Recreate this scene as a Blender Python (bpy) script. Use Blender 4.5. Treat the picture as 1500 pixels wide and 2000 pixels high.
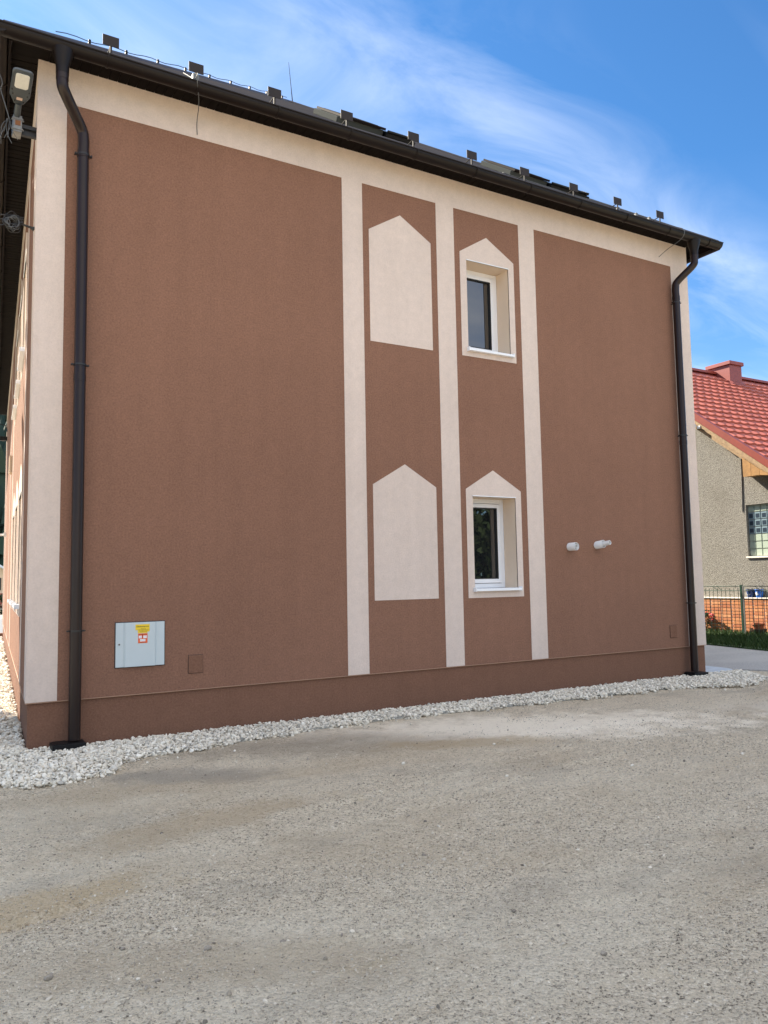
import bpy, bmesh, math, random
import numpy as np
from mathutils import Vector, Matrix, noise
R = math.radians
random.seed(7); rng = np.random.default_rng(7)
sc = bpy.context.scene
for o in list(bpy.data.objects): bpy.data.objects.remove(o)
COL = sc.collection

# ------------------------------------------------------------------ camera
CAM = Vector((-0.9038, -8.5606, 1.65))
r_ = Vector((0.86382114, -0.50348832, -0.01767913))
u_ = Vector((-0.02768627, -0.08248072, 0.99620801))
f_ = Vector((0.50303728, 0.86005607, 0.08518831))
cam = bpy.data.cameras.new('camera'); co = bpy.data.objects.new('camera', cam); COL.objects.link(co)
co.matrix_world = Matrix(((r_.x, u_.x, -f_.x, CAM.x), (r_.y, u_.y, -f_.y, CAM.y), (r_.z, u_.z, -f_.z, CAM.z), (0, 0, 0, 1)))
cam.sensor_fit = 'VERTICAL'; cam.sensor_height = 36; cam.lens = 36 * 1540 / 2000
cam.clip_start = 0.05; cam.clip_end = 3000
sc.camera = co
sc.render.resolution_x = 768; sc.render.resolution_y = 1024
FPX = 1540.0
def proj(P):
    d = Vector(P) - CAM; w = d.dot(f_)
    if w < .05: return (-9e9, -9e9)
    return (750 + FPX * d.dot(r_) / w, 1000 - FPX * d.dot(u_) / w)

# ------------------------------------------------------------------ light
SUN_EL, SUN_AZ = R(40), R(-25)          # azimuth measured from +y towards +x
sc.view_settings.view_transform = 'Standard'; sc.view_settings.look = 'None'
sc.view_settings.exposure = 1.95; sc.view_settings.gamma = 1; sc.view_settings.use_curve_mapping = False
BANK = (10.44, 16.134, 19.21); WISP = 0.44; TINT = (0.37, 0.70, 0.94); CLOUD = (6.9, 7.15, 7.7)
w = bpy.data.worlds.new('World'); sc.world = w; w.use_nodes = True
nt = w.node_tree; nt.nodes.clear()
def N(nt, t, **k):
    n = nt.nodes.new(t)
    for a, b in k.items():
        if a.startswith('i_'):
            n.inputs[a[2:].replace('_', ' ')].default_value = b
        else: setattr(n, a, b)
    return n
L = nt.links.new
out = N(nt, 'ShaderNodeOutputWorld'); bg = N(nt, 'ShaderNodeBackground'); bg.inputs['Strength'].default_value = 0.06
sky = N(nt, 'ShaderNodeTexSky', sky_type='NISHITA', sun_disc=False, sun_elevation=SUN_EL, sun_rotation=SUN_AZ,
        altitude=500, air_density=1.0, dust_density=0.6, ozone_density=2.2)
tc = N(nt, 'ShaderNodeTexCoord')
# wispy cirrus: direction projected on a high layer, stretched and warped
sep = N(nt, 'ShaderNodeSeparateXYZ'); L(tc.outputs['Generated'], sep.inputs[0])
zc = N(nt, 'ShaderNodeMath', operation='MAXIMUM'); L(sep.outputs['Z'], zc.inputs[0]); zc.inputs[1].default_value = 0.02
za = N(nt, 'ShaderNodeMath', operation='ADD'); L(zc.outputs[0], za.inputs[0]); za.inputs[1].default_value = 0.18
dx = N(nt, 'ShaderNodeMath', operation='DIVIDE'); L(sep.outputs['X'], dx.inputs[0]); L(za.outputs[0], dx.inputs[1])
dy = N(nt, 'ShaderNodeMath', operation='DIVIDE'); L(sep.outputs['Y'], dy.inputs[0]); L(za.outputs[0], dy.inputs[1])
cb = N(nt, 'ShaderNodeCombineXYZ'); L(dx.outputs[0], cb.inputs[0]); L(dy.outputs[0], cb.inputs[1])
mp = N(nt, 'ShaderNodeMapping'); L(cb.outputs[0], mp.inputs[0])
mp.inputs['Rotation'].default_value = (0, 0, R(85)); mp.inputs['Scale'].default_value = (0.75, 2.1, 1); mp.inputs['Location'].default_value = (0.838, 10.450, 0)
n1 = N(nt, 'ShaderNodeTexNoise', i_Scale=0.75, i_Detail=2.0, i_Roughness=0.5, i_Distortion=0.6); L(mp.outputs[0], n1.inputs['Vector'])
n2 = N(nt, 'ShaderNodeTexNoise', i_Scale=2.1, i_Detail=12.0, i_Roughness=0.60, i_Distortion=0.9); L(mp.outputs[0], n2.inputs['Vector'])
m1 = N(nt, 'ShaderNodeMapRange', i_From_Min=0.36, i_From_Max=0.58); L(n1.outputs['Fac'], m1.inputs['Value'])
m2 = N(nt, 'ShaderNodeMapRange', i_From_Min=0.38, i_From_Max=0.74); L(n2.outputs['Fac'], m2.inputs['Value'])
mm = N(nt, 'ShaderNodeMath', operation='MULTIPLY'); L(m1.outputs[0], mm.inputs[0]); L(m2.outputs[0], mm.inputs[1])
# broad cirrostratus banks added outside the view for neutral fill light, same fibrous texture
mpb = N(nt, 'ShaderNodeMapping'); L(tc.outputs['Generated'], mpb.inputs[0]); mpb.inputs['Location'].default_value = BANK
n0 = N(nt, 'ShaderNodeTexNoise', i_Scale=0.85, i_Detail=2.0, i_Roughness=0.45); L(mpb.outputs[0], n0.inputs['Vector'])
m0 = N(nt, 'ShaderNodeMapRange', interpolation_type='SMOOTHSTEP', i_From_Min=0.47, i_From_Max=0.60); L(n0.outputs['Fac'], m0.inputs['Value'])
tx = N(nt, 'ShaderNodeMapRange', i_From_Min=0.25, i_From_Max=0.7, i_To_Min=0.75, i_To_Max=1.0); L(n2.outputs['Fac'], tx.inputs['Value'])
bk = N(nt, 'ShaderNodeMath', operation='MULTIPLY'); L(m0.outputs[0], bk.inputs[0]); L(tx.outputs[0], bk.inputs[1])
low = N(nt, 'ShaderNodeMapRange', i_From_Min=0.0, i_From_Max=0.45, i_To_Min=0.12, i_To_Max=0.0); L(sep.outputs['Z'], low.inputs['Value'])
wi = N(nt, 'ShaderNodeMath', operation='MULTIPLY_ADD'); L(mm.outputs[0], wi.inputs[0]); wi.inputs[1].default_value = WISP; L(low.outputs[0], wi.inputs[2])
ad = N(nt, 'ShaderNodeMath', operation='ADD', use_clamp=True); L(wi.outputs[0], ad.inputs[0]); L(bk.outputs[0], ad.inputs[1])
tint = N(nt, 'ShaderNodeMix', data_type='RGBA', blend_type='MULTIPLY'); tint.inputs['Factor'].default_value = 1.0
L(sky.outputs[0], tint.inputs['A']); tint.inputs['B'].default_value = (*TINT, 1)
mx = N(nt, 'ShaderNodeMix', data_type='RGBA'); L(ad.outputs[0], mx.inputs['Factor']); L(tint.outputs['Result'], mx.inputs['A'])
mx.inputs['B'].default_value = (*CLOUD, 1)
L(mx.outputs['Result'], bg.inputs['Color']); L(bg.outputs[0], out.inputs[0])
sl = bpy.data.lights.new('sun', 'SUN'); sl.energy = 4.4; sl.angle = R(0.5); sl.color = (1.0, 0.90, 0.74)
so = bpy.data.objects.new('sun', sl); COL.objects.link(so)
sd = Vector((math.sin(SUN_AZ) * math.cos(SUN_EL), math.cos(SUN_AZ) * math.cos(SUN_EL), math.sin(SUN_EL)))
so.rotation_euler = sd.to_track_quat('Z', 'Y').to_euler(); so.location = (0, 0, 30)

# ------------------------------------------------------------------ materials
MATS = {}
def mat(name, col, rough=.7, spec=.5, metal=0, var=0.0, vscale=3.0, bump=0.0, bscale=60.0, bdet=4.0, col2=None, extra=None, bdist=.01):
    m = bpy.data.materials.new(name); m.use_nodes = True; nt = m.node_tree; b = nt.nodes['Principled BSDF']
    b.inputs['Base Color'].default_value = (*col, 1); b.inputs['Roughness'].default_value = rough
    b.inputs['Specular IOR Level'].default_value = spec; b.inputs['Metallic'].default_value = metal
    L = nt.links.new; t = N(nt, 'ShaderNodeTexCoord')
    if var or col2:
        n = N(nt, 'ShaderNodeTexNoise', i_Scale=vscale, i_Detail=6.0, i_Roughness=.6); L(t.outputs['Object'], n.inputs['Vector'])
        mr = N(nt, 'ShaderNodeMapRange', i_From_Min=.3, i_From_Max=.7); L(n.outputs['Fac'], mr.inputs['Value'])
        mixn = N(nt, 'ShaderNodeMix', data_type='RGBA'); L(mr.outputs[0], mixn.inputs['Factor'])
        c2 = col2 or tuple(c * (1 - var) for c in col)
        c1 = col if col2 else tuple(min(1, c * (1 + var)) for c in col)
        mixn.inputs['A'].default_value = (*c1, 1); mixn.inputs['B'].default_value = (*c2, 1)
        L(mixn.outputs['Result'], b.inputs['Base Color'])
    if bump:
        n = N(nt, 'ShaderNodeTexNoise', i_Scale=bscale, i_Detail=bdet, i_Roughness=.65); L(t.outputs['Object'], n.inputs['Vector'])
        bp = N(nt, 'ShaderNodeBump', i_Strength=bump, i_Distance=bdist); L(n.outputs['Fac'], bp.inputs['Height']); L(bp.outputs[0], b.inputs['Normal'])
    MATS[name] = m
    return m

def plaster(name, col, speck=.16):
    """fine scratched render: grain in colour and relief, faint large clouding"""
    m = bpy.data.materials.new(name); m.use_nodes = True; nt = m.node_tree; b = nt.nodes['Principled BSDF']; L = nt.links.new
    b.inputs['Roughness'].default_value = .93; b.inputs['Specular IOR Level'].default_value = .2
    t = N(nt, 'ShaderNodeTexCoord')
    g = N(nt, 'ShaderNodeTexNoise', i_Scale=52.0, i_Detail=5.0, i_Roughness=.75); L(t.outputs['Object'], g.inputs['Vector'])
    v = N(nt, 'ShaderNodeTexVoronoi', i_Scale=190.0); L(t.outputs['Object'], v.inputs['Vector'])
    big = N(nt, 'ShaderNodeTexNoise', i_Scale=.55, i_Detail=5.0, i_Roughness=.6); L(t.outputs['Object'], big.inputs['Vector'])
    mid = N(nt, 'ShaderNodeTexNoise', i_Scale=9.0, i_Detail=5.0, i_Roughness=.65); L(t.outputs['Object'], mid.inputs['Vector'])
    def ramp(src, a, bb, lo, hi):
        r = N(nt, 'ShaderNodeMapRange', i_From_Min=a, i_From_Max=bb, i_To_Min=lo, i_To_Max=hi); L(src, r.inputs['Value']); return r.outputs[0]
    a1 = ramp(g.outputs['Fac'], .32, .68, 1 - speck, 1 + speck * .7); a2 = ramp(big.outputs['Fac'], .3, .7, .94, 1.06); a3 = ramp(mid.outputs['Fac'], .3, .7, .955, 1.045)
    q = N(nt, 'ShaderNodeMath', operation='MULTIPLY'); L(a1, q.inputs[0]); L(a2, q.inputs[1])
    smp = N(nt, 'ShaderNodeMapping'); smp.inputs['Scale'].default_value = (5, 5, .22); L(t.outputs['Object'], smp.inputs[0])
    stn = N(nt, 'ShaderNodeTexNoise', i_Scale=1.0, i_Detail=5.0, i_Roughness=.6); L(smp.outputs[0], stn.inputs['Vector']); a4 = ramp(stn.outputs['Fac'], .3, .7, .97, 1.03)
    q3 = N(nt, 'ShaderNodeMath', operation='MULTIPLY'); L(a3, q3.inputs[0]); L(a4, q3.inputs[1])
    q2 = N(nt, 'ShaderNodeMath', operation='MULTIPLY'); L(q.outputs[0], q2.inputs[0]); L(q3.outputs[0], q2.inputs[1])
    sc2 = N(nt, 'ShaderNodeVectorMath', operation='SCALE'); sc2.inputs[0].default_value = col; L(q2.outputs[0], sc2.inputs['Scale'])
    L(sc2.outputs[0], b.inputs['Base Color'])
    h = N(nt, 'ShaderNodeMath', operation='MULTIPLY_ADD'); L(v.outputs['Distance'], h.inputs[0]); h.inputs[1].default_value = .5; L(g.outputs['Fac'], h.inputs[2])
    bp = N(nt, 'ShaderNodeBump', i_Strength=.7, i_Distance=.006); L(h.outputs[0], bp.inputs['Height']); L(bp.outputs[0], b.inputs['Normal'])
    MATS[name] = m; return m

plaster('brown_render', (.243, .128, .087), .28); plaster('cream_render', (.65, .545, .485), .07)
plaster('plinth_render', (.205, .106, .070), .24)
mat('bead', (.34, .20, .13), .6)
mat('dark_sheet', (.014, .010, .010), .8, .08, var=.12, vscale=2)
mat('gutter_metal', (.008, .005, .0045), .42, .22, var=.1, vscale=5)
mat('pipe_metal', (.017, .009, .008), .32, .3, var=.12, vscale=4)
mat('soffit_board_mat', (.008, .006, .0055), .8, .06, var=.15, vscale=6)
mat('roof_covering', (.050, .040, .042), .42, .5, var=.18, vscale=3, bump=.2, bscale=12)
mat('skylight_grey', (.055, .06, .058), .95, .02); mat('black_plastic', (.008, .008, .009), .5, .2)
mat('guard_metal', (.022, .017, .017), .6, .25, var=.1)
mat('white_frame', (.78, .79, .82), .32, .5, var=.02); mat('sill_white', (.80, .82, .86), .3)
mat('reveal_paint', (.72, .58, .45), .85, .3, var=.02, bump=.15, bscale=80)
mat('rubber', (.010, .010, .011), .5); mat('pvc_white', (.76, .76, .76), .4, var=.03)
mat('cabinet_grey', (.50, .57, .60), .42, .4, var=.03, vscale=2); mat('cabinet_seam', (.03, .03, .035), .6)
mat('sticker_yellow', (.78, .55, .02), .5); mat('sticker_orange', (.72, .12, .03), .5); mat('sticker_white', (.72, .70, .72), .5); mat('ink', (.03, .02, .02), .6)
mat('zinc', (.22, .22, .215), .4, metal=.7, var=.15, vscale=20, bump=.1, bscale=40); mat('wire_silver', (.14, .145, .15), .6, metal=.7)
mat('wire_black', (.012, .012, .014), .5); mat('rust', (.20, .08, .03), .8)
mat('lamp_body', (.055, .065, .072), .38, .5, var=.08); mat('lamp_lens', (.62, .62, .58), .25, .5, var=.05, vscale=30); mat('lamp_label', (.55, .40, .33), .5)
mat('blue_water_cable', (.08, .14, .22), .4)
mat('concrete_pale', (.50, .54, .58), .9, var=.12, vscale=6, bump=.2, bscale=40)
mat('wood_yellow', (.27, .135, .035), .6, var=.3, vscale=9, bump=.2, bscale=30)
mat('wood_pale', (.26, .17, .09), .75, var=.3, vscale=12, bump=.3, bscale=40)
mat('red_trim', (.20, .034, .022), .45, var=.12); mat('chimney_red', (.22, .045, .037), .5, var=.1)
mat('fence_green', (.012, .040, .026), .4, var=.1); mat('bucket_blue', (.02, .13, .50), .35); mat('bucket_navy', (.015, .04, .14), .35)
mat('bucket_white', (.7, .75, .8), .4); mat('terracotta', (.32, .10, .045), .8, var=.2, vscale=15); mat('pot_dark', (.05, .03, .022), .6, var=.2)
mat('petal_red', (.55, .015, .02), .5); mat('leaf_green', (.022, .055, .010), .6, var=.4, vscale=8)
mat('mortar', (.66, .62, .56), .9, var=.1, vscale=10)
mat('block_grout', (.50, .50, .46), .85, var=.1)
mat('far_wall', (.70, .55, .40), .9, var=.05); mat('far_roof', (.55, .60, .68), .5, var=.08); mat('far_band', (.30, .09, .06), .8); mat('far_glass', (.03, .04, .05), .1)
mat('hill_ground', (.035, .060, .022), .95, var=.3, vscale=.05); mat('street_asphalt', (.11, .115, .13), .9, var=.15)
mat('meadow', (.30, .25, .09), .95, var=.2, vscale=.1)
mat('bark', (.075, .055, .04), .9, var=.3, vscale=10, bump=.4, bscale=20)
mat('stone_pale', (.66, .60, .50), .9, var=.25, vscale=30, bump=.4, bscale=90); mat('stone_dark', (.30, .26, .21), .9, var=.3, vscale=30, bump=.4, bscale=90)
mat('kerb_rust', (.16, .075, .05), .8, var=.2)

def glass_mat(name, col, rough=.03, ior=1.9):
    m = mat(name, col, rough, .5); m.node_tree.nodes['Principled BSDF'].inputs['IOR'].default_value = ior; return m
glass_mat('pane_glass', (.010, .011, .013), .015, 2.1)
glass_mat('skylight_glass', (.02, .025, .03), .8, 1.1)
for nm, c in (('block_pale', (.36, .42, .35)), ('block_blue', (.20, .27, .31)), ('block_dark', (.035, .05, .07))):
    m = glass_mat(nm, c, .16, 1.5)

def voro_speckle(name, base, dark, light, scale, bump=.5, bd=.01, patches=None, spots=None):
    m = bpy.data.materials.new(name); m.use_nodes = True; nt = m.node_tree; b = nt.nodes['Principled BSDF']; L = nt.links.new
    b.inputs['Roughness'].default_value = .95; b.inputs['Specular IOR Level'].default_value = .15
    t = N(nt, 'ShaderNodeTexCoord')
    v = N(nt, 'ShaderNodeTexVoronoi', i_Scale=scale); L(t.outputs['Object'], v.inputs['Vector'])
    v2 = N(nt, 'ShaderNodeTexVoronoi', i_Scale=scale * 2.3); L(t.outputs['Object'], v2.inputs['Vector'])
    sepc = N(nt, 'ShaderNodeSeparateColor'); L(v.outputs['Color'], sepc.inputs[0])
    sep2 = N(nt, 'ShaderNodeSeparateColor'); L(v2.outputs['Color'], sep2.inputs[0])
    mixv = N(nt, 'ShaderNodeMath', operation='MULTIPLY_ADD'); L(sepc.outputs[0], mixv.inputs[0]); mixv.inputs[1].default_value = .5; 
    hv = N(nt, 'ShaderNodeMath', operation='MULTIPLY'); L(sep2.outputs[0], hv.inputs[0]); hv.inputs[1].default_value = .5; L(hv.outputs[0], mixv.inputs[2])
    cr = N(nt, 'ShaderNodeValToRGB'); L(mixv.outputs[0], cr.inputs[0])
    cr.color_ramp.elements[0].color = (*dark, 1); cr.color_ramp.elements[0].position = .06
    cr.color_ramp.elements[1].color = (*light, 1); cr.color_ramp.elements[1].position = .95
    e = cr.color_ramp.elements.new(.35); e.color = (*base, 1)
    e = cr.color_ramp.elements.new(.72); e.color = (*[x * 1.12 for x in base], 1)
    cur = cr.outputs[0]
    for (pc, ps, lo, hi, am, loc) in (patches or []):
        mpn = N(nt, 'ShaderNodeMapping'); mpn.inputs['Location'].default_value = loc; mpn.inputs['Scale'].default_value = (.62, 1.25, 1); mpn.inputs['Rotation'].default_value = (0, 0, R(32)); L(t.outputs['Object'], mpn.inputs[0])
        n = N(nt, 'ShaderNodeTexNoise', i_Scale=ps, i_Detail=7.0, i_Roughness=.62, i_Distortion=.3); L(mpn.outputs[0], n.inputs['Vector'])
        mr = N(nt, 'ShaderNodeMapRange', i_From_Min=lo, i_From_Max=hi, i_To_Min=0.0, i_To_Max=am); L(n.outputs['Fac'], mr.inputs['Value'])
        mx = N(nt, 'ShaderNodeMix', data_type='RGBA'); L(mr.outputs[0], mx.inputs['Factor']); L(cur, mx.inputs['A']); mx.inputs['B'].default_value = (*pc, 1)
        cur = mx.outputs['Result']
    for (cx, cy, rx, ry, ang, pc, am) in (spots or []):
        mpn = N(nt, 'ShaderNodeMapping', vector_type='TEXTURE'); mpn.inputs['Location'].default_value = (cx, cy, 0); mpn.inputs['Rotation'].default_value = (0, 0, R(ang)); mpn.inputs['Scale'].default_value = (rx, ry, 1)
        L(t.outputs['Object'], mpn.inputs[0])
        ln = N(nt, 'ShaderNodeVectorMath', operation='LENGTH'); L(mpn.outputs[0], ln.inputs[0])
        n = N(nt, 'ShaderNodeTexNoise', i_Scale=3.2, i_Detail=12.0, i_Roughness=.72); L(t.outputs['Object'], n.inputs['Vector'])
        sb = N(nt, 'ShaderNodeMath', operation='MULTIPLY_ADD'); L(n.outputs['Fac'], sb.inputs[0]); sb.inputs[1].default_value = 2.6; L(ln.outputs['Value'], sb.inputs[2])
        mr = N(nt, 'ShaderNodeMapRange', i_From_Min=1.7, i_From_Max=2.35, i_To_Min=am, i_To_Max=0.0); L(sb.outputs[0], mr.inputs['Value'])
        mx = N(nt, 'ShaderNodeMix', data_type='RGBA'); L(mr.outputs[0], mx.inputs['Factor']); L(cur, mx.inputs['A']); mx.inputs['B'].default_value = (*pc, 1)
        cur = mx.outputs['Result']
    L(cur, b.inputs['Base Color'])
    n3 = N(nt, 'ShaderNodeTexNoise', i_Scale=scale * .9, i_Detail=5.0, i_Roughness=.7); L(t.outputs['Object'], n3.inputs['Vector'])
    hh = N(nt, 'ShaderNodeMath', operation='MULTIPLY_ADD'); L(v.outputs['Distance'], hh.inputs[0]); hh.inputs[1].default_value = -.8; L(n3.outputs['Fac'], hh.inputs[2])
    bp = N(nt, 'ShaderNodeBump', i_Strength=bump, i_Distance=bd); L(hh.outputs[0], bp.inputs['Height']); L(bp.outputs[0], b.inputs['Normal'])
    MATS[name] = m; return m
voro_speckle('yard_dirt', (.63, .535, .40), (.11, .09, .07), (.90, .80, .65), 62, 1.0, .022,
    patches=[((.52, .415, .285), .60, .50, .64, .60, (3, 1, 0)), ((.78, .69, .54), .50, .50, .66, .55, (9, 4, 0)),
             ((.38, .33, .26), 1.1, .54, .68, .45, (1, 7, 0)), ((.50, .38, .19), 1.3, .66, .74, .5, (5, 2, 0))],
    spots=[(5.0, -1.7, 3.1, .95, -24, (.98, .88, .72), .95), (2.7, -1.25, 1.7, .6, -20, (.34, .28, .21), .6), (3.9, -2.0, 1.2, .3, -25, (.44, .32, .18), .6),
           (8.6, -2.6, 1.6, .5, -25, (.78, .70, .58), .6), (.75, -3.1, 1.3, .35, 12, (.50, .385, .25), .6), (-.3, -4.0, .7, .3, 0, (.55, .41, .24), .6), (.3, -5.1, 1.3, .3, -28, (.48, .385, .27), .6), (1.1, -1.75, .9, .35, -25, (.34, .30, .25), .6)])
voro_speckle('roughcast', (.205, .194, .172), (.055, .051, .045), (.38, .36, .33), 48, .8, .015, patches=[((.145, .13, .108), .6, .5, .7, .5, (2, 2, 0))])
voro_speckle('asphalt', (.37, .355, .335), (.22, .21, .20), (.52, .50, .48), 70, .4, .006, patches=[((.44, .42, .39), .9, .48, .62, .8, (2, 2, 0))])
voro_speckle('far_ground_mat', (.36, .33, .24), (.22, .21, .14), (.44, .4, .3), 4, .3, .02)
voro_speckle('gravel_bed_mat', (.34, .33, .30), (.16, .15, .13), (.5, .49, .46), 30, .8, .02)

def rand_mat(name, cols, rough=.85, bump=0, bscale=60):
    """colour differs from object to object or, on joined pieces, by the attribute rnd"""
    m = bpy.data.materials.new(name); m.use_nodes = True; nt = m.node_tree; b = nt.nodes['Principled BSDF']; L = nt.links.new
    b.inputs['Roughness'].default_value = rough; b.inputs['Specular IOR Level'].default_value = .3
    at = N(nt, 'ShaderNodeAttribute', attribute_name='rnd'); oi = N(nt, 'ShaderNodeObjectInfo')
    s = N(nt, 'ShaderNodeMath', operation='ADD'); L(at.outputs['Fac'], s.inputs[0]); L(oi.outputs['Random'], s.inputs[1])
    fr = N(nt, 'ShaderNodeMath', operation='FRACT'); L(s.outputs[0], fr.inputs[0])
    cr = N(nt, 'ShaderNodeValToRGB'); L(fr.outputs[0], cr.inputs[0])
    els = cr.color_ramp.elements
    els[0].color = (*cols[0], 1); els[0].position = 0; els[1].color = (*cols[-1], 1); els[1].position = 1
    for i, c in enumerate(cols[1:-1]): e = els.new((i + 1) / (len(cols) - 1)); e.color = (*c, 1)
    t = N(nt, 'ShaderNodeTexCoord'); n = N(nt, 'ShaderNodeTexNoise', i_Scale=bscale * .4, i_Detail=4.0); L(t.outputs['Object'], n.inputs['Vector'])
    mr = N(nt, 'ShaderNodeMapRange', i_From_Min=.3, i_From_Max=.7, i_To_Min=.85, i_To_Max=1.12); L(n.outputs['Fac'], mr.inputs['Value'])
    vm = N(nt, 'ShaderNodeVectorMath', operation='SCALE'); L(cr.outputs[0], vm.inputs[0]); L(mr.outputs[0], vm.inputs['Scale']); L(vm.outputs[0], b.inputs['Base Color'])
    if bump:
        n4 = N(nt, 'ShaderNodeTexNoise', i_Scale=bscale, i_Detail=4.0); L(t.outputs['Object'], n4.inputs['Vector'])
        bp = N(nt, 'ShaderNodeBump', i_Strength=bump, i_Distance=.01); L(n4.outputs['Fac'], bp.inputs['Height']); L(bp.outputs[0], b.inputs['Normal'])
    MATS[name] = m; return m
rand_mat('pebble_white', [(.60, .545, .45), (.80, .75, .64), (.70, .62, .50), (.84, .79, .69), (.76, .70, .60), (.46, .425, .37), (.78, .71, .59)], .8, .3, 60)
rand_mat('grit', [(.13, .11, .088), (.60, .52, .40), (.30, .255, .20), (.74, .66, .54), (.18, .155, .125), (.62, .54, .43), (.40, .345, .27)], .9)
rand_mat('brick_orange', [(.40, .15, .06), (.48, .21, .09), (.34, .115, .05), (.52, .25, .12), (.42, .17, .075)], .8, .2)
rand_mat('tile_red', [(.37, .105, .078), (.43, .125, .09), (.33, .09, .07), (.40, .112, .082)], .6)
rand_mat('grass_blade', [(.014, .040, .005), (.028, .062, .008), (.045, .072, .014), (.012, .032, .006)], .7)
rand_mat('leaf_mat', [(.012, .024, .008), (.02, .036, .011), (.028, .046, .014), (.016, .03, .009)], .7)
rand_mat('conifer_mat', [(.016, .036, .028), (.026, .05, .036), (.02, .042, .026), (.045, .062, .03)], .85)  # blue in these greens stands in for distance haze

# ------------------------------------------------------------------ helpers
def link(name, me, parent=None):
    o = bpy.data.objects.new(name, me); COL.objects.link(o)
    if parent is not None: o.parent = parent
    return o
def tag(o, label=None, cat=None, group=None, kind=None):
    for k, v in (('label', label), ('category', cat), ('group', group), ('kind', kind)):
        if v: o[k] = v
    return o
def thing(name, label, cat, loc=(0, 0, 0), group=None):
    o = bpy.data.objects.new(name, None); COL.objects.link(o); o.empty_display_size = .2
    o.location = loc; tag(o, label, cat, group); o['_loc'] = 1; del o['_loc']
    return o
ID = lambda a, b, c: (a, b, c)
class MB:
    """collects shapes given in world metres; build() links one mesh, made local to the parent's location"""
    def __init__(s): s.v = []; s.f = []; s.mi = []; s.m = 0
    def poly(s, vs, fs):
        n = len(s.v); s.v += [tuple(x) for x in vs]; s.f += [tuple(n + i for i in f) for f in fs]; s.mi += [s.m] * len(fs)
    def box(s, a, b, F=ID):
        (x0, y0, z0), (x1, y1, z1) = a, b
        P = [F(x, y, z) for x in (x0, x1) for y in (y0, y1) for z in (z0, z1)]
        s.poly(P, [(0, 1, 3, 2), (4, 6, 7, 5), (0, 4, 5, 1), (2, 3, 7, 6), (0, 2, 6, 4), (1, 5, 7, 3)])
    def prism(s, pts2, c0, c1, F):
        """polygon pts2=(a,c) extruded along the middle coordinate from c0 to c1"""
        n = len(pts2); P = [F(a, c0, c) for a, c in pts2] + [F(a, c1, c) for a, c in pts2]
        s.poly(P, [tuple(range(n)), tuple(range(2 * n - 1, n - 1, -1))] + [(i, (i + 1) % n, n + (i + 1) % n, n + i) for i in range(n)])
    def tube(s, pts, r, n=10, cap=True):
        pts = [Vector(p) for p in pts]; rs = r if isinstance(r, (list, tuple)) else [r] * len(pts)
        base = len(s.v); up = None
        for i, p in enumerate(pts):
            t = (pts[min(i + 1, len(pts) - 1)] - pts[max(i - 1, 0)]).normalized()
            if up is None: up = t.orthogonal().normalized()
            else: up = (up - t * up.dot(t)).normalized()
            b = t.cross(up)
            for k in range(n):
                a = 2 * math.pi * k / n; s.v.append(tuple(p + (up * math.cos(a) + b * math.sin(a)) * rs[i]))
        fs = []
        for i in range(len(pts) - 1):
            for k in range(n):
                a = base + i * n; k2 = (k + 1) % n; fs.append((a + k, a + k2, a + n + k2, a + n + k))
        if cap: fs.append(tuple(base + k for k in range(n - 1, -1, -1))); e = base + (len(pts) - 1) * n; fs.append(tuple(e + k for k in range(n)))
        s.f += fs; s.mi += [s.m] * len(fs)
    def build(s, name, mats, parent=None, smooth=False, bevel=0, segs=1):
        off = Vector((0, 0, 0)); p = parent
        while p is not None: off += p.location; p = p.parent
        me = bpy.data.meshes.new(name)
        me.from_pydata([tuple(Vector(v) - off) for v in s.v], [], s.f)
        for m in (mats if isinstance(mats, (list, tuple)) else [mats]): me.materials.append(MATS[m])
        me.polygons.foreach_set('material_index', s.mi)
        bm = bmesh.new(); bm.from_mesh(me)
        bmesh.ops.recalc_face_normals(bm, faces=bm.faces)
        if bevel:
            ed = [e for e in bm.edges if len(e.link_faces) == 2 and e.calc_face_angle(0) > .5]
            bmesh.ops.bevel(bm, geom=ed, offset=bevel, segments=segs, affect='EDGES', clamp_overlap=True)
        if smooth:
            for f in bm.faces: f.smooth = True
            for e in bm.edges:
                if len(e.link_faces) == 2 and e.calc_face_angle(0) > .7: e.smooth = False
        bm.to_mesh(me); bm.free()
        return link(name, me, parent)
def bez(pts, n=8):
    """Catmull-Rom through the points"""
    P = [Vector(p) for p in pts]; P = [P[0]] + P + [P[-1]]; out = []
    for i in range(1, len(P) - 2):
        for k in range(n):
            t = k / n; a, b, c, d = P[i - 1], P[i], P[i + 1], P[i + 2]
            out.append(.5 * ((2 * b) + (c - a) * t + (2 * a - 5 * b + 4 * c - d) * t * t + (3 * b - a - 3 * c + d) * t ** 3))
    out.append(P[-2]); return out
def np_mesh(name, V, F4, matn, parent=None, rnd=None, smooth=False, k=4):
    me = bpy.data.meshes.new(name); V = np.asarray(V, np.float32); F = np.asarray(F4, np.int32)
    me.vertices.add(len(V)); me.vertices.foreach_set('co', V.ravel())
    me.loops.add(F.size); me.loops.foreach_set('vertex_index', F.ravel())
    me.polygons.add(len(F)); me.polygons.foreach_set('loop_start', np.arange(0, F.size, k, dtype=np.int32))
    me.polygons.foreach_set('use_smooth', np.full(len(F), smooth))
    if rnd is not None:
        a = me.attributes.new('rnd', 'FLOAT', 'POINT'); a.data.foreach_set('value', np.asarray(rnd, np.float32))
    me.materials.append(MATS[matn]); me.update(); me.validate()
    return link(name, me, parent)

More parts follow.
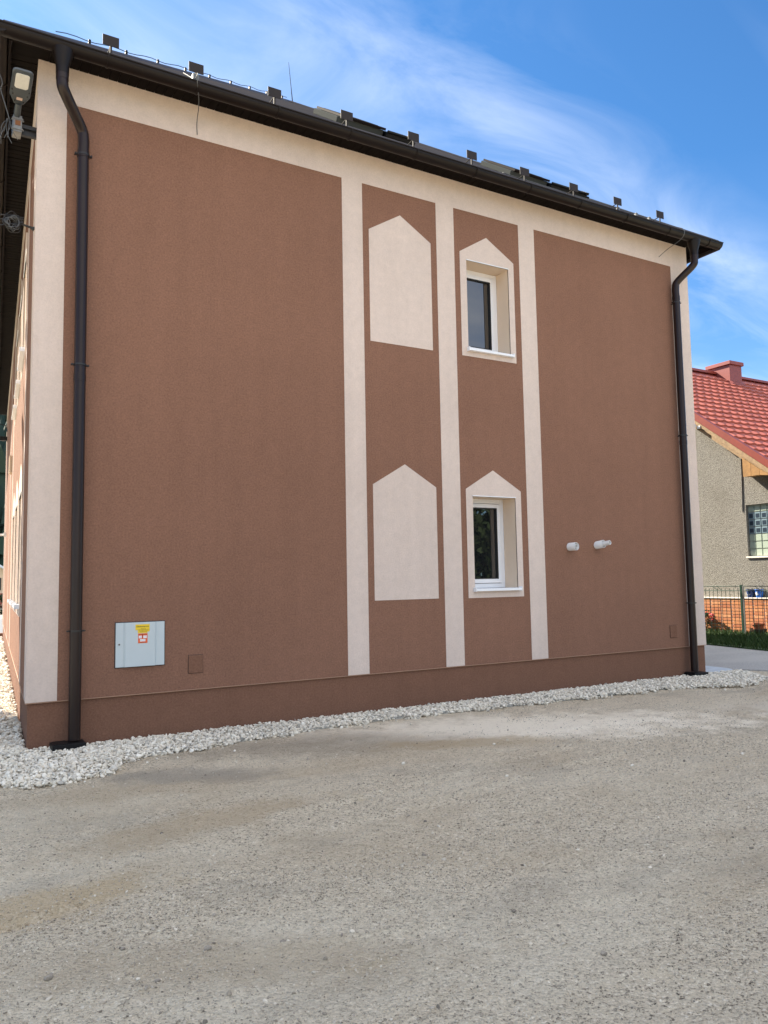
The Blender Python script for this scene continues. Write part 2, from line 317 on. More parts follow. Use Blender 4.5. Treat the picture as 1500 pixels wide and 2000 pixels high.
# facade coordinates: (x, outward, z);   left wall coordinates: (s along the wall, outward, z)
F = lambda x, o, z: (x, -o, z)
WD = Vector((.068, 1, 0)).normalized(); WN = Vector((-1, .068, 0)).normalized()
def LW(s, o, z): p = WD * s + WN * o; return (p.x, p.y, z)
W, D, H = 10.118, 19.1, 7.17
PL = .502; TOP = 6.759

# ================================================================== GROUND
def vnoise(x, y, s, seed=0):
    return noise.fractal(Vector((x * s + seed, y * s - seed, seed * .37)), .9, 2.1, 4)
g = MB(); g.poly([(-900, -900, -.05), (900, -900, -.05), (900, 900, -.05), (-900, 900, -.05)], [(0, 1, 2, 3)])
tag(g.build('ground', 'far_ground_mat'), kind='structure')

X0, X1, Y0, Y1 = -6.0, 13.0, -9.6, 0.4
def grid_axis(a, b, fine0, fine1, f, c):
    out = []; x = a
    while x < b: out.append(x); x += f if fine0 <= x <= fine1 else c
    out.append(b); return np.array(out)
gx = grid_axis(X0, X1, -1.2, 3.2, .022, .05); gy = grid_axis(Y0, Y1, -6.8, -2.8, .022, .045)
GX, GY = np.meshgrid(gx, gy)
def nz(X, Y, s, sd):
    """cheap value noise on arrays"""
    r = np.random.default_rng(sd); T = r.random((64, 64)); x = X * s; y = Y * s
    xi = np.floor(x).astype(int); yi = np.floor(y).astype(int); fx = x - xi; fy = y - yi
    fx = fx * fx * (3 - 2 * fx); fy = fy * fy * (3 - 2 * fy)
    g = lambda a, b: T[a % 64, b % 64]
    return (g(xi, yi) * (1 - fx) + g(xi + 1, yi) * fx) * (1 - fy) + (g(xi, yi + 1) * (1 - fx) + g(xi + 1, yi + 1) * fx) * fy - .5
RUTS = [(-.75, -4.25, .05, -4.06, .020, .022), (-.4, -4.9, 2.6, -5.6, .010, .05), (1.0, -3.3, 5.2, -2.6, .010, .05), (.8, -3.75, 5.2, -3.15, .009, .05), (.2, -2.3, 3.2, -2.0, .008, .04), (4.5, -1.9, 9, -2.6, .010, .06)]
def yard_h(X, Y):
    e = np.clip((-.2 - Y) / .8, 0, 1)                       # flat under the gravel strip
    h = .035 * nz(X, Y, .45, 1) + .02 * nz(X, Y, 1.3, 2)
    u = X * .85 + Y * .52; v = -X * .52 + Y * .85          # old tyre tracks run obliquely
    h += .014 * nz(u * .35, v * 1.6, 1.0, 5)
    h += .010 * nz(X, Y, 5, 3) + .009 * nz(X, Y, 13, 4) + .009 * nz(X, Y, 27, 6) + .004 * nz(X, Y, 51, 7)
    for (ax, ay, bx, by, hh, wd) in RUTS:     # pushed-up lips beside old wheel marks
        ex, ey = bx - ax, by - ay; LL = ex * ex + ey * ey; t = np.clip(((X - ax) * ex + (Y - ay) * ey) / LL, 0, 1); ddx = X - ax - t * ex; ddy = Y - ay - t * ey
        sg = np.sign(ex * ddy - ey * ddx); d = np.hypot(ddx, ddy) * sg + .02 * nz(X, Y, 4, 21); fade = np.clip(np.minimum(t, 1 - t) * 6, 0, 1)
        h = h + fade * (hh * np.exp(-((d - wd) / wd) ** 2) - hh * .8 * np.exp(-((d + wd) / (wd * 1.6)) ** 2))
    return h * e + .0
GZ = yard_h(GX, GY)
V = np.stack([GX, GY, GZ], -1).reshape(-1, 3); ny, nx = GX.shape
I = np.arange(nx * ny).reshape(ny, nx)
Fq = np.stack([I[:-1, :-1], I[:-1, 1:], I[1:, 1:], I[1:, :-1]], -1).reshape(-1, 4)
yard = np_mesh('gravel_yard', V, Fq, 'yard_dirt', smooth=True); tag(yard, kind='structure')
yl = MB()   # the yard goes on around the fine patch
for a, b in (((-40, -40, -.04), (-6, .4, 0)), ((13, -40, -.04), (16, -1.2, 0)), ((-6, -40, -.04), (13, -9.6, 0))):
    yl.box(a, (b[0], b[1], -.004))
tag(yl.build('yard_surround', 'yard_dirt'), kind='structure')

def flat(name, pts, z, m, thick=.04):
    q = MB(); n = len(pts)
    q.poly([(x, y, z) for x, y in pts] + [(x, y, z - thick) for x, y in pts],
           [tuple(range(n)), tuple(range(2 * n - 1, n - 1, -1))] + [(i, (i + 1) % n, n + (i + 1) % n, n + i) for i in range(n)])
    o = q.build(name, m); tag(o, kind='structure'); return o
flat('road', [(11.05, .28), (11.6, -.55), (12.9, -1.25), (15.5, -1.6), (19, -2.0), (19, -6), (26, -6), (26, -1), (14.5, -1), (14.9, 1.7), (15.5, 4.6), (17.2, 12), (19.6, 24), (24.6, 50), (18, 50), (12.6, 19.5), (12.6, 7.5), (10.3, 4.2), (10.3, 1.6), (11.15, 1.6)], .022, 'asphalt')
flat('concrete_apron', [(10.13, .02), (10.85, .02), (11.04, .28), (11.14, 1.59), (10.3, 1.59), (10.13, 1.59)], .034, 'concrete_pale')
flat('grass_verge', [(14.1, -1.0), (18.3, -1.0), (18.35, 30), (19.5, 34), (18.0, 30), (16.6, 12), (14.95, 4.6), (14.3, 1.7)], .05, 'leaf_green', .10)
# left of the building: gravel bed, timber edging, road, kerb
flat('gravel_bed', [(-1.5, -1.05), (-.31, -1.12), (.05, -1.38), (.29, -1.35), (.56, -1.17), (.75, -.78), (1.15, -.71), (1.8, -.62), (2.76, -.49), (3.8, -.40), (4.86, -.44), (6.3, -.54), (7.4, -.57), (8.8, -.62), (9.3, -.80), (10.0, -.80), (10.45, -.50), (10.75, -.04), (10.13, .01), (-.02, .02), (1.3, 19.5), (-1.5, 19.5)], .028, 'gravel_bed_mat', .03)
flat('side_street', [(-8, 22), (9, 22), (9, 36), (-8, 36)], .0, 'street_asphalt')
k = MB(); k.box((-3, 20.2, -.04), (4.5, 20.5, .12)); tag(k.build('street_kerb', 'kerb_rust'), kind='structure')

# ================================================================== MAIN BUILDING
B = thing('brown_building', 'two-storey brown rendered building with cream bands, dark hipped roof and two narrow windows', 'building')
O1 = (5.495, 6.236, 4.775, 6.050); O2 = (5.495, 6.236, 1.487, 2.752)
# body: facade sheet with openings, sides, back, closed by the ceiling slab
q = MB()
xs = [0, O1[0], O1[1], W]; zs = [PL, O2[2], O2[3], O1[2], O1[3], H]
for i in range(3):
    for j in range(5):
        if i == 1 and j in (1, 3): continue
        q.poly([F(xs[i], 0, zs[j]), F(xs[i + 1], 0, zs[j]), F(xs[i + 1], 0, zs[j + 1]), F(xs[i], 0, zs[j + 1])], [(0, 1, 2, 3)])
LWIN = [(3.1, 1.05), (4.95, 1.05), (6.8, 1.05)]; LZ = ((1.38, 2.86), (4.74, 6.10))
ss = [0]; 
for c, wd in LWIN: ss += [c - wd / 2, c + wd / 2]
ss.append(D); zz = [PL, LZ[0][0], LZ[0][1], LZ[1][0], LZ[1][1], H]
for i in range(len(ss) - 1):
    for j in range(5):
        if i % 2 == 1 and j in (1, 3): continue
        q.poly([LW(ss[i], 0, zz[j]), LW(ss[i + 1], 0, zz[j]), LW(ss[i + 1], 0, zz[j + 1]), LW(ss[i], 0, zz[j + 1])], [(0, 1, 2, 3)])
e = LW(D, 0, 0)
q.poly([(e[0], e[1], PL), (W, e[1], PL), (W, e[1], H), (e[0], e[1], H)], [(0, 1, 2, 3)])
q.poly([(W, 0, PL), (W, e[1], PL), (W, e[1], H), (W, 0, H)], [(0, 1, 2, 3)])
q.poly([(0, 0, H), (W, 0, H), (W, e[1], H), (e[0], e[1], H)], [(0, 1, 2, 3)])
bm_wall = q.build('wall', 'brown_render', B)
# plinth, set back 18 mm, with the light bead along the render's lower edge
q = MB()
i0 = .018; c0 = (i0, i0); cL = LW(D - i0, -i0, 0)
q.poly([(i0, i0, -.1), (W - i0, i0, -.1), (W - i0, e[1] - i0, -.1), (cL[0], cL[1], -.1), (i0, i0, PL), (W - i0, i0, PL), (W - i0, e[1] - i0, PL), (cL[0], cL[1], PL)],
       [(0, 1, 5, 4), (1, 2, 6, 5), (2, 3, 7, 6), (3, 0, 4, 7)])
q.build('plinth', 'plinth_render', B)
q = MB(); q.box((-.004, -.022, PL - .009), (W + .004, .007, PL - .0005), F); q.box((.02, -.022, PL - .009), (D, .007, PL - .0005), LW); q.build('base_bead', 'bead', B)

tp = .004
def band(a0, a1, z0, z1, M=F, name='cream_band', mm='cream_render'):
    q = MB(); q.box((a0, -.01, z0), (a1, tp, z1), M); return q.build(name, mm, B)
band(-.0, .285, PL + .001, TOP); band(9.710, W + tp, PL + .001, TOP)
for a, b in ((3.563, 3.856), (5.001, 5.294), (6.446, 6.742)): band(a, b, PL + .001, TOP)
band(-.0, W + tp, TOP, H - .001, name='cream_frieze')
def pent(xl, xm, xr, zb, zsh, zpk): return [(xl, zb), (xr, zb), (xr, zsh), (xm, zpk), (xl, zsh)]
for zb, zsh, zp in ((4.688, 6.165, 6.452), (1.390, 2.844, 3.123)):
    q = MB(); q.prism(pent(3.948, 4.425, 4.904, zb, zsh, zp), -.01, tp, F); q.build('blind_window_panel', 'cream_render', B)
def surround(M, xl, xm, xr, zb, zsh, zp, o, mm='cream_render'):
    a0, a1, b0, b1 = o; q = MB()
    q.prism([(xl, zb), (xr, zb), (xr, b0), (xl, b0)], -.01, tp, M)
    q.prism([(xl, b0), (a0, b0), (a0, b1), (xl, b1)], -.01, tp, M); q.prism([(a1, b0), (xr, b0), (xr, b1), (a1, b1)], -.01, tp, M)
    q.prism([(xl, b1), (xr, b1), (xr, zsh), (xm, zp), (xl, zsh)], -.01, tp, M)
    return q.build('window_surround', mm, B)
surround(F, 5.386, 5.853, 6.337, 4.687, 6.157, 6.442, O1); surround(F, 5.386, 5.853, 6.337, 1.381, 2.847, 3.121, O2)
def window(M, o, depth=.27, sides=1):
    a0, a1, b0, b1 = o
    # reveal lining
    q = MB(); t = .0; dd = -depth - .07
    for P in ([(a0, b0), (a0, b1)], [(a1, b0), (a1, b1)], [(a0, b1), (a1, b1)], [(a0, b0), (a1, b0)]):
        (p, r), (s, u) = P; q.poly([M(p, .0035, r), M(s, .0035, u), M(s, dd, u), M(p, dd, r)], [(0, 1, 2, 3)])
    q.build('window_reveal', 'reveal_paint', B)
    q = MB(); q.box((a0 - .004, .001, b1), (a1 + .004, .014, b1 + .010), M); q.build('lintel_bead', 'sill_white', B)
    fr = MB(); w = .062; z0 = b0 + .02
    d0, d1 = -depth - .06, -depth
    fr.box((a0 + .001, d0, z0), (a0 + w, d1, b1 - .001), M); fr.box((a1 - w, d0, z0), (a1 - .001, d1, b1 - .001), M)
    fr.box((a0 + w, d0, b1 - w), (a1 - w, d1, b1 - .001), M); fr.box((a0 + w, d0, z0), (a1 - w, d1, z0 + w), M)
    wo = fr.build('window', 'white_frame', B, bevel=.004)
    s = MB(); g0, g1, h0, h1 = a0 + w + .006, a1 - w - .006, z0 + w + .006, b1 - w - .006; sw = .055
    e0, e1 = d0 + .01, d1 + .014
    s.box((g0, e0, h0), (g0 + sw, e1, h1), M); s.box((g1 - sw, e0, h0), (g1, e1, h1), M)
    s.box((g0 + sw, e0, h1 - sw), (g1 - sw, e1, h1), M); s.box((g0 + sw, e0, h0), (g1 - sw, e1, h0 + sw), M)
    s.build('sash', 'white_frame', wo, bevel=.004)
    p = MB(); p.box((g0 + sw - .005, e0 + .012, h0 + sw - .005), (g1 - sw + .005, e0 + .03, h1 - sw + .005), M); p.build('pane', 'pane_glass', wo)
    p = MB(); gk = .014; a, b, c, d = g0 + sw, g1 - sw, h0 + sw, h1 - sw; y0, y1 = e0 + .0301, e1 - .006
    p.box((a, y0, c), (a + gk, y1, d), M); p.box((b - gk, y0, c), (b, y1, d), M); p.box((a + gk, y0, d - gk), (b - gk, y1, d), M); p.box((a + gk, y0, c), (b - gk, y1, c + gk), M)
    p.build('gasket', 'rubber', wo)
    p = MB(); p.box((a0 + w + .001, d0 + .004, z0 + w + .001), (a1 - w - .001, d0 + .009, b1 - w - .001), M); p.build('frame_backing', 'rubber', wo)
    sl = MB(); sl.box((a0 + .001, -depth, b0 + .001), (a1 - .001, .0, b0 + .018), M)
    sl.box((a0 - .02, .0045, b0 - .018), (a1 + .02, .062, b0 + .016), M)
    for ee in (a0 - .026, a1 + .014): sl.box((ee, .0045, b0 - .024), (ee + .012, .066, b0 + .034), M)
    sl.build('window_sill', 'sill_white', B, bevel=.002)
    return wo
window(F, O1); window(F, O2)
# left wall decoration
band(0.0, .42, PL + .001, TOP, LW); band(1.75, 2.0, PL + .001, TOP, LW); band(8.0, 8.3, PL + .001, TOP, LW)
band(10.6, 10.85, PL + .001, TOP, LW); band(16.2, 16.45, PL + .001, TOP, LW); band(18.7, D, PL + .001, TOP, LW)
band(0.0, D, TOP, H - .001, LW, 'cream_frieze')
for c, wd in LWIN:
    for (b0, b1), zp in zip(LZ, (3.30, 6.56)):
        o = (c - wd / 2, c + wd / 2, b0, b1)
        surround(LW, c - wd / 2 - .2, c, c + wd / 2 + .2, b0 - .12, b1 + .16, zp, o)
        window(LW, o, .16)
q = MB(); q.box((9.0, .0, 3.95), (9.35, .06, 4.3), LW); q.build('vent_hood', 'reveal_paint', B, bevel=.01)
for xa, xb, za, zb in ((1.611, 1.769, .674, .865), (9.276, 9.429, .657, .848)):
    q = MB(); q.box((xa - .005, -.01, za - .005), (xb + .005, .0015, zb + .005), F); q.build('plate_gap', 'pot_dark', B)
    q = MB(); q.box((xa, -.005, za), (xb, .012, zb), F); pl_ = q.build('inspection_plate', 'plinth_render', B, bevel=.003)

# ---- roof
EZ = 7.195; EY = -.36; SL = .71
xr0, xr1 = -.36, W + .37; yb = e[1] + .33; apx = (xr0 + xr1) / 2; run = (xr1 - xr0) / 2
zt = EZ + run * SL
Pn = [(xr0, EY, EZ), (xr1, EY, EZ), (xr1, yb, EZ), (xr0, yb, EZ), (apx, EY + run, zt), (apx, yb - run, zt)]
lo = [(x, y, z - .012) for x, y, z in Pn[:4]]
q = MB(); q.poly(Pn + lo, [(0, 1, 4), (1, 2, 5, 4), (2, 3, 5), (3, 0, 4, 5), (6, 9, 8, 7), (0, 6, 7, 1), (1, 7, 8, 2), (2, 8, 9, 3), (3, 9, 6, 0)])
roof = q.build('roof', 'roof_covering', B)
def rz(y): return EZ + (y - EY) * SL
q = MB()
for a, b in ((Pn[0], Pn[4]), (Pn[1], Pn[4]), (Pn[4], Pn[5])):
    q.tube([Vector(a) + Vector((0, 0, .0)), Vector(b) + Vector((0, 0, .0))], .035, 8)
q.build('hip_cap', 'roof_covering', roof, smooth=True)
q = MB()   # slate courses as thin raised lines of the front slope
nrm = Vector((0, -SL, 1)).normalized()
for i in range(1, 22):
    y = EY + i * .24; t = (y - EY); xa, xb = xr0 + t, xr1 - t
    if xb - xa < .4: break
    z = rz(y); q.poly([(xa, y, z), (xb, y, z), (xb, y, z + .012), (xa, y, z + .012), (xb - .2, y + .2, z + .2 * SL + .001), (xa + .2, y + .2, z + .2 * SL + .001)], [(0, 1, 2, 3), (3, 2, 4, 5), (0, 3, 5), (1, 4, 2), (0, 5, 4, 1)])
cr_ = q.build('roof_courses', 'roof_covering', roof); tag(cr_, kind='stuff')
# fascia and soffit boards
q = MB()
fo = .285
q.box((-fo, fo - .02, 7.10), (W + fo - .021, fo, 7.19), F)
q.box((-.285, fo - .02, 7.10), (D + .25, fo, 7.19), LW)
q.build('fascia', 'dark_sheet', B)
def shared_boxes(name, me, mats4, parent):
    for m4 in mats4:
        o = link(name, me, parent); o.matrix_local = m4
bw = .094
mb = MB(); mb.box((0, 0, 0), (bw, .262, .012)); tmp = mb.build('soffit_board', 'soffit_board_mat', None); sme = tmp.data; bpy.data.objects.remove(tmp)
ms = []
for i in range(int((D + .2) / (bw + .012))):
    s = .0 + i * (bw + .012); p = LW(s, .262, 7.158 + random.uniform(-.001, .001))
    ms.append(Matrix.Translation(p) @ Matrix.Rotation(math.atan2(WD.y, WD.x), 4, 'Z') @ Matrix.Rotation(0, 4, 'Z') @ Matrix.Translation((0, -.262, 0)))
shared_boxes('soffit_board', sme, ms, B)
ms = []
for i in range(100):
    x = .1 + i * (bw + .006)
    if x + bw > W + .005: break
    ms.append(Matrix.Translation((x, -.262, 7.158 + random.uniform(-.001, .001))))
shared_boxes('soffit_board', sme, ms, B)
q = MB(); q.box((-.264, .005, 7.159), (.094, .262, 7.169), F); q.box((-.264, -.02, 7.159), (-.003, .004, 7.169), F); q.build('soffit_corner', 'soffit_board_mat', B)
q = MB(); q.box((W + .006, -.262, 7.159), (W + .262, e[1] + .25, 7.169)); q.build('soffit', 'soffit_board_mat', B)
q = MB(); q.box((W + .265, -.285, 7.07), (W + .2875, e[1] + .3, 7.19)); q.build('fascia', 'dark_sheet', B)

# ---- gutters: half-round trough swept along the eave
def gutter(P0, P1, outw, r=.083):
    q = MB(); d = (Vector(P1) - Vector(P0)); n = 14; t = .004
    ring = []
    for k in range(n + 1):
        a = math.pi + math.pi * k / n; ring.append((math.cos(a) * r, math.sin(a) * r))
    inner = [(x * (r - t) / r, y * (r - t) / r) for x, y in reversed(ring)]
    bead = [(r + .012 * math.cos(a), .004 + .012 * math.sin(a)) for a in np.linspace(-2.6, 2.6, 8)]
    prof = ring[:-1] + [(r, 0)] + bead[2:6] + inner
    m = len(prof); vs = []
    for P in (P0, P1):
        for a, b in prof: vs.append(tuple(Vector(P) + Vector(outw) * a + Vector((0, 0, b))))
    q.poly(vs, [(i, (i + 1) % m, m + (i + 1) % m, m + i) for i in range(m)])
    for base in (0, m): q.poly([vs[base + i] for i in range(n + 1)], [tuple(range(n + 1))])
    return q
GC = .372; GZ_ = 7.145
g0 = (-.462, -GC, GZ_); g1 = (W + GC, -GC, GZ_)
gut = gutter(g0, g1, (0, -1, 0)).build('gutter', 'gutter_metal', B, smooth=True)
lp0 = LW(-.46, GC, GZ_); lp1 = LW(D + .3, GC, GZ_)
gut2 = gutter(lp0, lp1, tuple(WN)).build('gutter', 'gutter_metal', B, smooth=True)
gut3 = gutter((W + GC, -GC + .02, GZ_), (W + GC, D + .3, GZ_), (1, 0, 0)).build('gutter', 'gutter_metal', B, smooth=True)
def collar(P, along, outw, parent):
    q = MB(); al = Vector(along) * .010; o = Vector(outw); n = 12; r = .0945; vs = []
    for s in (-1, 1):
        for k in range(n + 1):
            a = math.pi + math.pi * k / n; vs.append(tuple(Vector(P) + al * s + o * (math.cos(a) * r) + Vector((0, 0, math.sin(a) * r + .004))))
    m = n + 1; inn = [tuple(Vector(P) + (Vector(v) - Vector(P)) * .93) for v in vs]
    q.poly(vs + inn, [(i, i + 1, m + i + 1, m + i) for i in range(n)] + [(i, i + 1, 2 * m + i + 1, 2 * m + i) for i in range(n)] + [(m + i, m + i + 1, 3 * m + i + 1, 3 * m + i) for i in range(n)] + [(0, m, 3 * m, 2 * m), (n, m + n, 3 * m + n, 2 * m + n)])
    return q.build('gutter_bracket', 'gutter_metal', parent, smooth=True)
for i in range(11): collar((.62 + i * .955, -GC, GZ_), (1, 0, 0), (0, -1, 0), gut)
for i in range(16):
    collar(LW(.5 + i * 1.15, GC, GZ_), tuple(WD), tuple(WN), gut2)

# ---- downpipes with swan necks
def downpipe(xo, xp, z_top, z_clips, shoe, side):
    par = thing_pipe = None
    q = MB(); pr = .058
    nk = [(xo, -.36, 6.90), (xo, -.36, 6.76), (xo + (xp - xo) * .12, -.335, 6.67), (xo + (xp - xo) * .86, -.135, 6.46), (xp, -.105, 6.36), (xp, -.105, 6.20), (xp, -.105, 3.0), (xp, -.105, .12)]
    pts = bez(nk[:6], 6) + [Vector(nk[6]), Vector(nk[7])]
    q.tube(pts, pr, 20); o = q.build('downpipe', 'pipe_metal', B, smooth=True)
    q = MB(); q.tube([(xo, -.365, 7.09), (xo, -.365, 7.05), (xo, -.362, 6.93), (xo, -.36, 6.90), (xo, -.36, 6.84)], [.105, .10, .067, .064, .064], 20)
    q.build('outlet_funnel', 'gutter_metal', o, smooth=True)
    for a, b, c in ((xp, 6.14, -.105), (xp, 3.74, -.105), (xo, 6.78, -.36)):
        q = MB(); q.tube([(a, c, b), (a, c, b + .07)], pr + .004, 20); q.build('pipe_sleeve', 'pipe_metal', o, smooth=True)
    for z in z_clips:
        q = MB(); q.tube([(xp, -.105, z - .009), (xp, -.105, z + .009)], pr + .007, 20)
        for s in (-1, 1): q.box((xp + s * (pr + .002) if s > 0 else xp - pr - .030, -.115, z - .008), (xp + pr + .030 if s > 0 else xp - pr - .002, -.098, z + .008)); q.tube([(xp + s * (pr + .022), -.135, z), (xp + s * (pr + .022), -.08, z)], .007, 8)
        q.tube([(xp, -.05, z), (xp, .0, z)], .008, 8)
        q.build('pipe_clip', 'wire_black', o)
    q = MB(); x0, x1 = shoe
    q.box((x0, -.235, .045), (x1, -.02, .105)); q.box((x0 + .02, -.22, -.02), (x1 - .02, -.03, .045))
    for k in range(3): q.box((x0 + .012, -.228, .0 + k * .015), (x1 - .012, -.024, .008 + k * .015))
    q.build('drain_shoe', 'black_plastic', o, bevel=.003)
    q = MB(); q.box((x0 + .012, -.222, .1052), (xp - .075, -.035, .112)); q.build('drain_grate', 'black_plastic', o)
    return o
downpipe(.185, .438, 6.3, (6.17, 3.91, 1.19), (.22, .53), 0)
downpipe(9.86, 9.685, 6.3, (6.10, 3.89, 1.19), (9.53, 9.84), 1)

# ---- snow guards, cable clips, lightning conductor, roof windows
gx_ = [.68, 1.61, 2.56, 3.53, 4.52, 5.47, 6.41, 7.36, 8.28, 9.24]
for x in gx_:
    q = MB(); y = -.22; z = rz(y)
    q.box((x - .085, y - .014, z + .10), (x + .085, y - .008, z + .215))
    q.box((x - .008, y - .008, z + .0), (x + .014, y + .002, z + .19))
    q.tube([(x + .003, y + .16, rz(y + .16) + .004), (x + .003, y - .004, z + .13)], .008, 6)
    q.box((x - .02, y - .02, z + .001), (x + .024, y + .2, z + .006), lambda a, b, c: (a, b, c + (b - y) * SL))
    q.build('snow_guard', 'guard_metal', roof)
def strand(name, pts, r, m, parent, n=6, smooth=8):
    q = MB(); q.tube(bez(pts, smooth), r, n); return q.build(name, m, parent, smooth=True)
# conductor wire along the roof foot (right half) and down to the wall
strand('conductor_wire', [(6.1, -.12, rz(-.12) + .05), (7.2, -.14, rz(-.14) + .045), (8.2, -.15, rz(-.15) + .05), (9.0, -.2, rz(-.2) + .05), (9.40, -.36, 7.24), (9.47, -.47, 7.17), (9.48, -.49, 7.08), (9.47, -.40, 7.0), (9.43, -.2, 6.93), (9.42, -.02, 6.86)], .005, 'wire_silver', B)
strand('conductor_wire', [(1.60, .25, rz(.25) + .05), (1.60, -.2, 7.34), (1.56, -.44, 7.25), (1.55, -.47, 7.14), (1.62, -.3, 7.0), (1.68, -.03, 6.93), (1.69, -.012, 6.80)], .005, 'wire_silver', B)
for x in (8.35, 8.75, 9.05):
    q = MB(); q.box((x - .02, -.19, rz(-.17) + .0), (x + .02, -.15, rz(-.17) + .06)); q.build('wire_clip', 'wire_silver', roof)
q = MB(); q.box((1.57, -.24, rz(-.2)), (1.64, -.17, rz(-.2) + .07)); q.build('wire_clip', 'wire_silver', roof)
# conductor along the left hip with clips
hp = [Vector(Pn[0]).lerp(Vector(Pn[4]), t) + Vector((0, 0, .075 + .012 * math.sin(t * 60))) for t in np.linspace(.10, .985, 40)]
q = MB(); q.tube(hp, .006, 6); q.build('conductor_wire', 'blue_water_cable', B, smooth=True)
for i in range(1, 10):
    p = Vector(Pn[0]).lerp(Vector(Pn[4]), .08 + i * .097); q = MB(); q.box(tuple(p + Vector((-.014, -.014, .02))), tuple(p + Vector((.014, .014, .085)))); q.build('wire_clip', 'black_plastic', roof)
q = MB(); q.tube([(apx + .08, EY + run, zt - .02), (apx + .05, EY + run, zt + .3), (apx - .0, EY + run, zt + .82)], [.012, .007, .004], 8); q.build('lightning_rod', 'wire_black', roof, smooth=True)
def roofF(x, o, y): v = Vector((x, y, rz(y))) + nrm * o; return tuple(v)
RB = lambda a, b, c: roofF(a, b, c)
for (xa, xm, xb) in ((4.00, 4.78, 5.22), (7.15, 7.95, 8.75)):
    q = MB(); q.box((xa, -.0, .98), (xm - .02, .085, 1.75), RB); sk = q.build('roof_window', 'skylight_grey', B, bevel=.01)
    q = MB(); q.box((xa + .05, .087, .96), (xm + .0, .12, 1.77), RB); q.build('cover_frame', 'dark_sheet', sk, bevel=.004)
    q = MB(); q.box((xa + .12, .121, 1.05), (xm - .09, .124, 1.68), RB); q.build('pane', 'skylight_glass', sk)
    q = MB(); q.box((xm, .0, .90), (xb, .075, 1.55), RB); q.box((xm - .03, .02, .87), (xb + .03, .055, .90), RB); q.tube([roofF(xm, .085, .90), roofF(xb, .085, .90)], .022, 8)
    q.box((xb - .07, .07, .87), (xb, .11, .98), RB)
    q.build('roller_shutter_box', 'black_plastic', sk)

# ================================================================== things on the walls
cab = thing('meter_cabinet', 'pale grey electricity meter cabinet with yellow and orange stickers, set in the brown wall', 'meter cabinet', (1.095, 0, .78))
xa, xb, za, zb = .843, 1.347, .788, 1.246
q = MB(); q.box((xa - .008, -.005, za - .008), (xb + .008, .006, zb + .008), F); q.build('rim', 'cabinet_seam', cab)
q = MB(); prof = [(xa, .0065), (xa, .016), (xa + .075, .016), (xa + .095, .034), (xb - .105, .034), (xb - .085, .016), (xb, .016), (xb, .0065)]
q.poly([(x, -o, za) for x, o in prof] + [(x, -o, zb) for x, o in prof], [(0, 1, 2, 5, 6, 7), (2, 3, 4, 5), (8, 15, 14, 13, 10, 9), (13, 12, 11, 10)] + [(i, (i + 1) % 8, 8 + (i + 1) % 8, 8 + i) for i in range(8)])
q.build('door', 'cabinet_grey', cab, bevel=.002)
q = MB(); q.tube([(xa + .035, -.016, za + .235), (xa + .035, -.022, za + .235)], .010, 14); q.build('lock', 'zinc', cab)
q = MB(); q.tube([(xa + .035, -.022, za + .235), (xa + .035, -.0235, za + .235)], .005, 10); q.build('keyhole', 'ink', cab)
sx = xa + .205; q = MB(); q.prism([(sx - .010, 1.165), (sx + .014, 1.165), (sx + .014, 1.133), (sx + .115, 1.133), (sx + .115, 1.146), (sx + .137, 1.146), (sx + .137, 1.224), (sx - .010, 1.224)], .0345, .0355, F)
q.build('warning_sticker', 'sticker_yellow', cab)
q = MB()
def lines(q, x0, x1, z, n, h=.0035, o=.0362):
    x = x0
    while x < x1 - .003:
        w_ = min(random.uniform(.005, .018), x1 - x); q.box((x, .0357, z), (x + w_, o, z + h), F); x += w_ + random.uniform(.002, .004)
for z, a, b in ((1.202, .0, .130), (1.196, .0, .125), (1.176, .045, .095), (1.166, .01, .132), (1.154, .028, .12), (1.143, .04, .11)): lines(q, sx + a, sx + b, z, 8)
q.build('sticker_print', 'ink', cab)
q = MB(); q.box((sx + .018, .0345, 1.028), (sx + .116, .0355, 1.129), F); q.build('warning_sticker', 'sticker_orange', cab)
q = MB()
for a, b, c, d in ((.024, .056, 1.078, 1.106), (.072, .108, 1.078, 1.106), (.038, .094, 1.045, 1.070)): q.box((sx + a, .0357, c), (sx + b, .0364, d), F)
q.build('sticker_field', 'sticker_white', cab)
q = MB(); lines(q, sx + .026, sx + .11, 1.116, 6, .003); lines(q, sx + .04, sx + .10, 1.034, 6, .003); q.box((sx + .062, .0357, 1.08), (sx + .066, .0362, 1.125), F)
q.build('sticker_print', 'ink', cab)

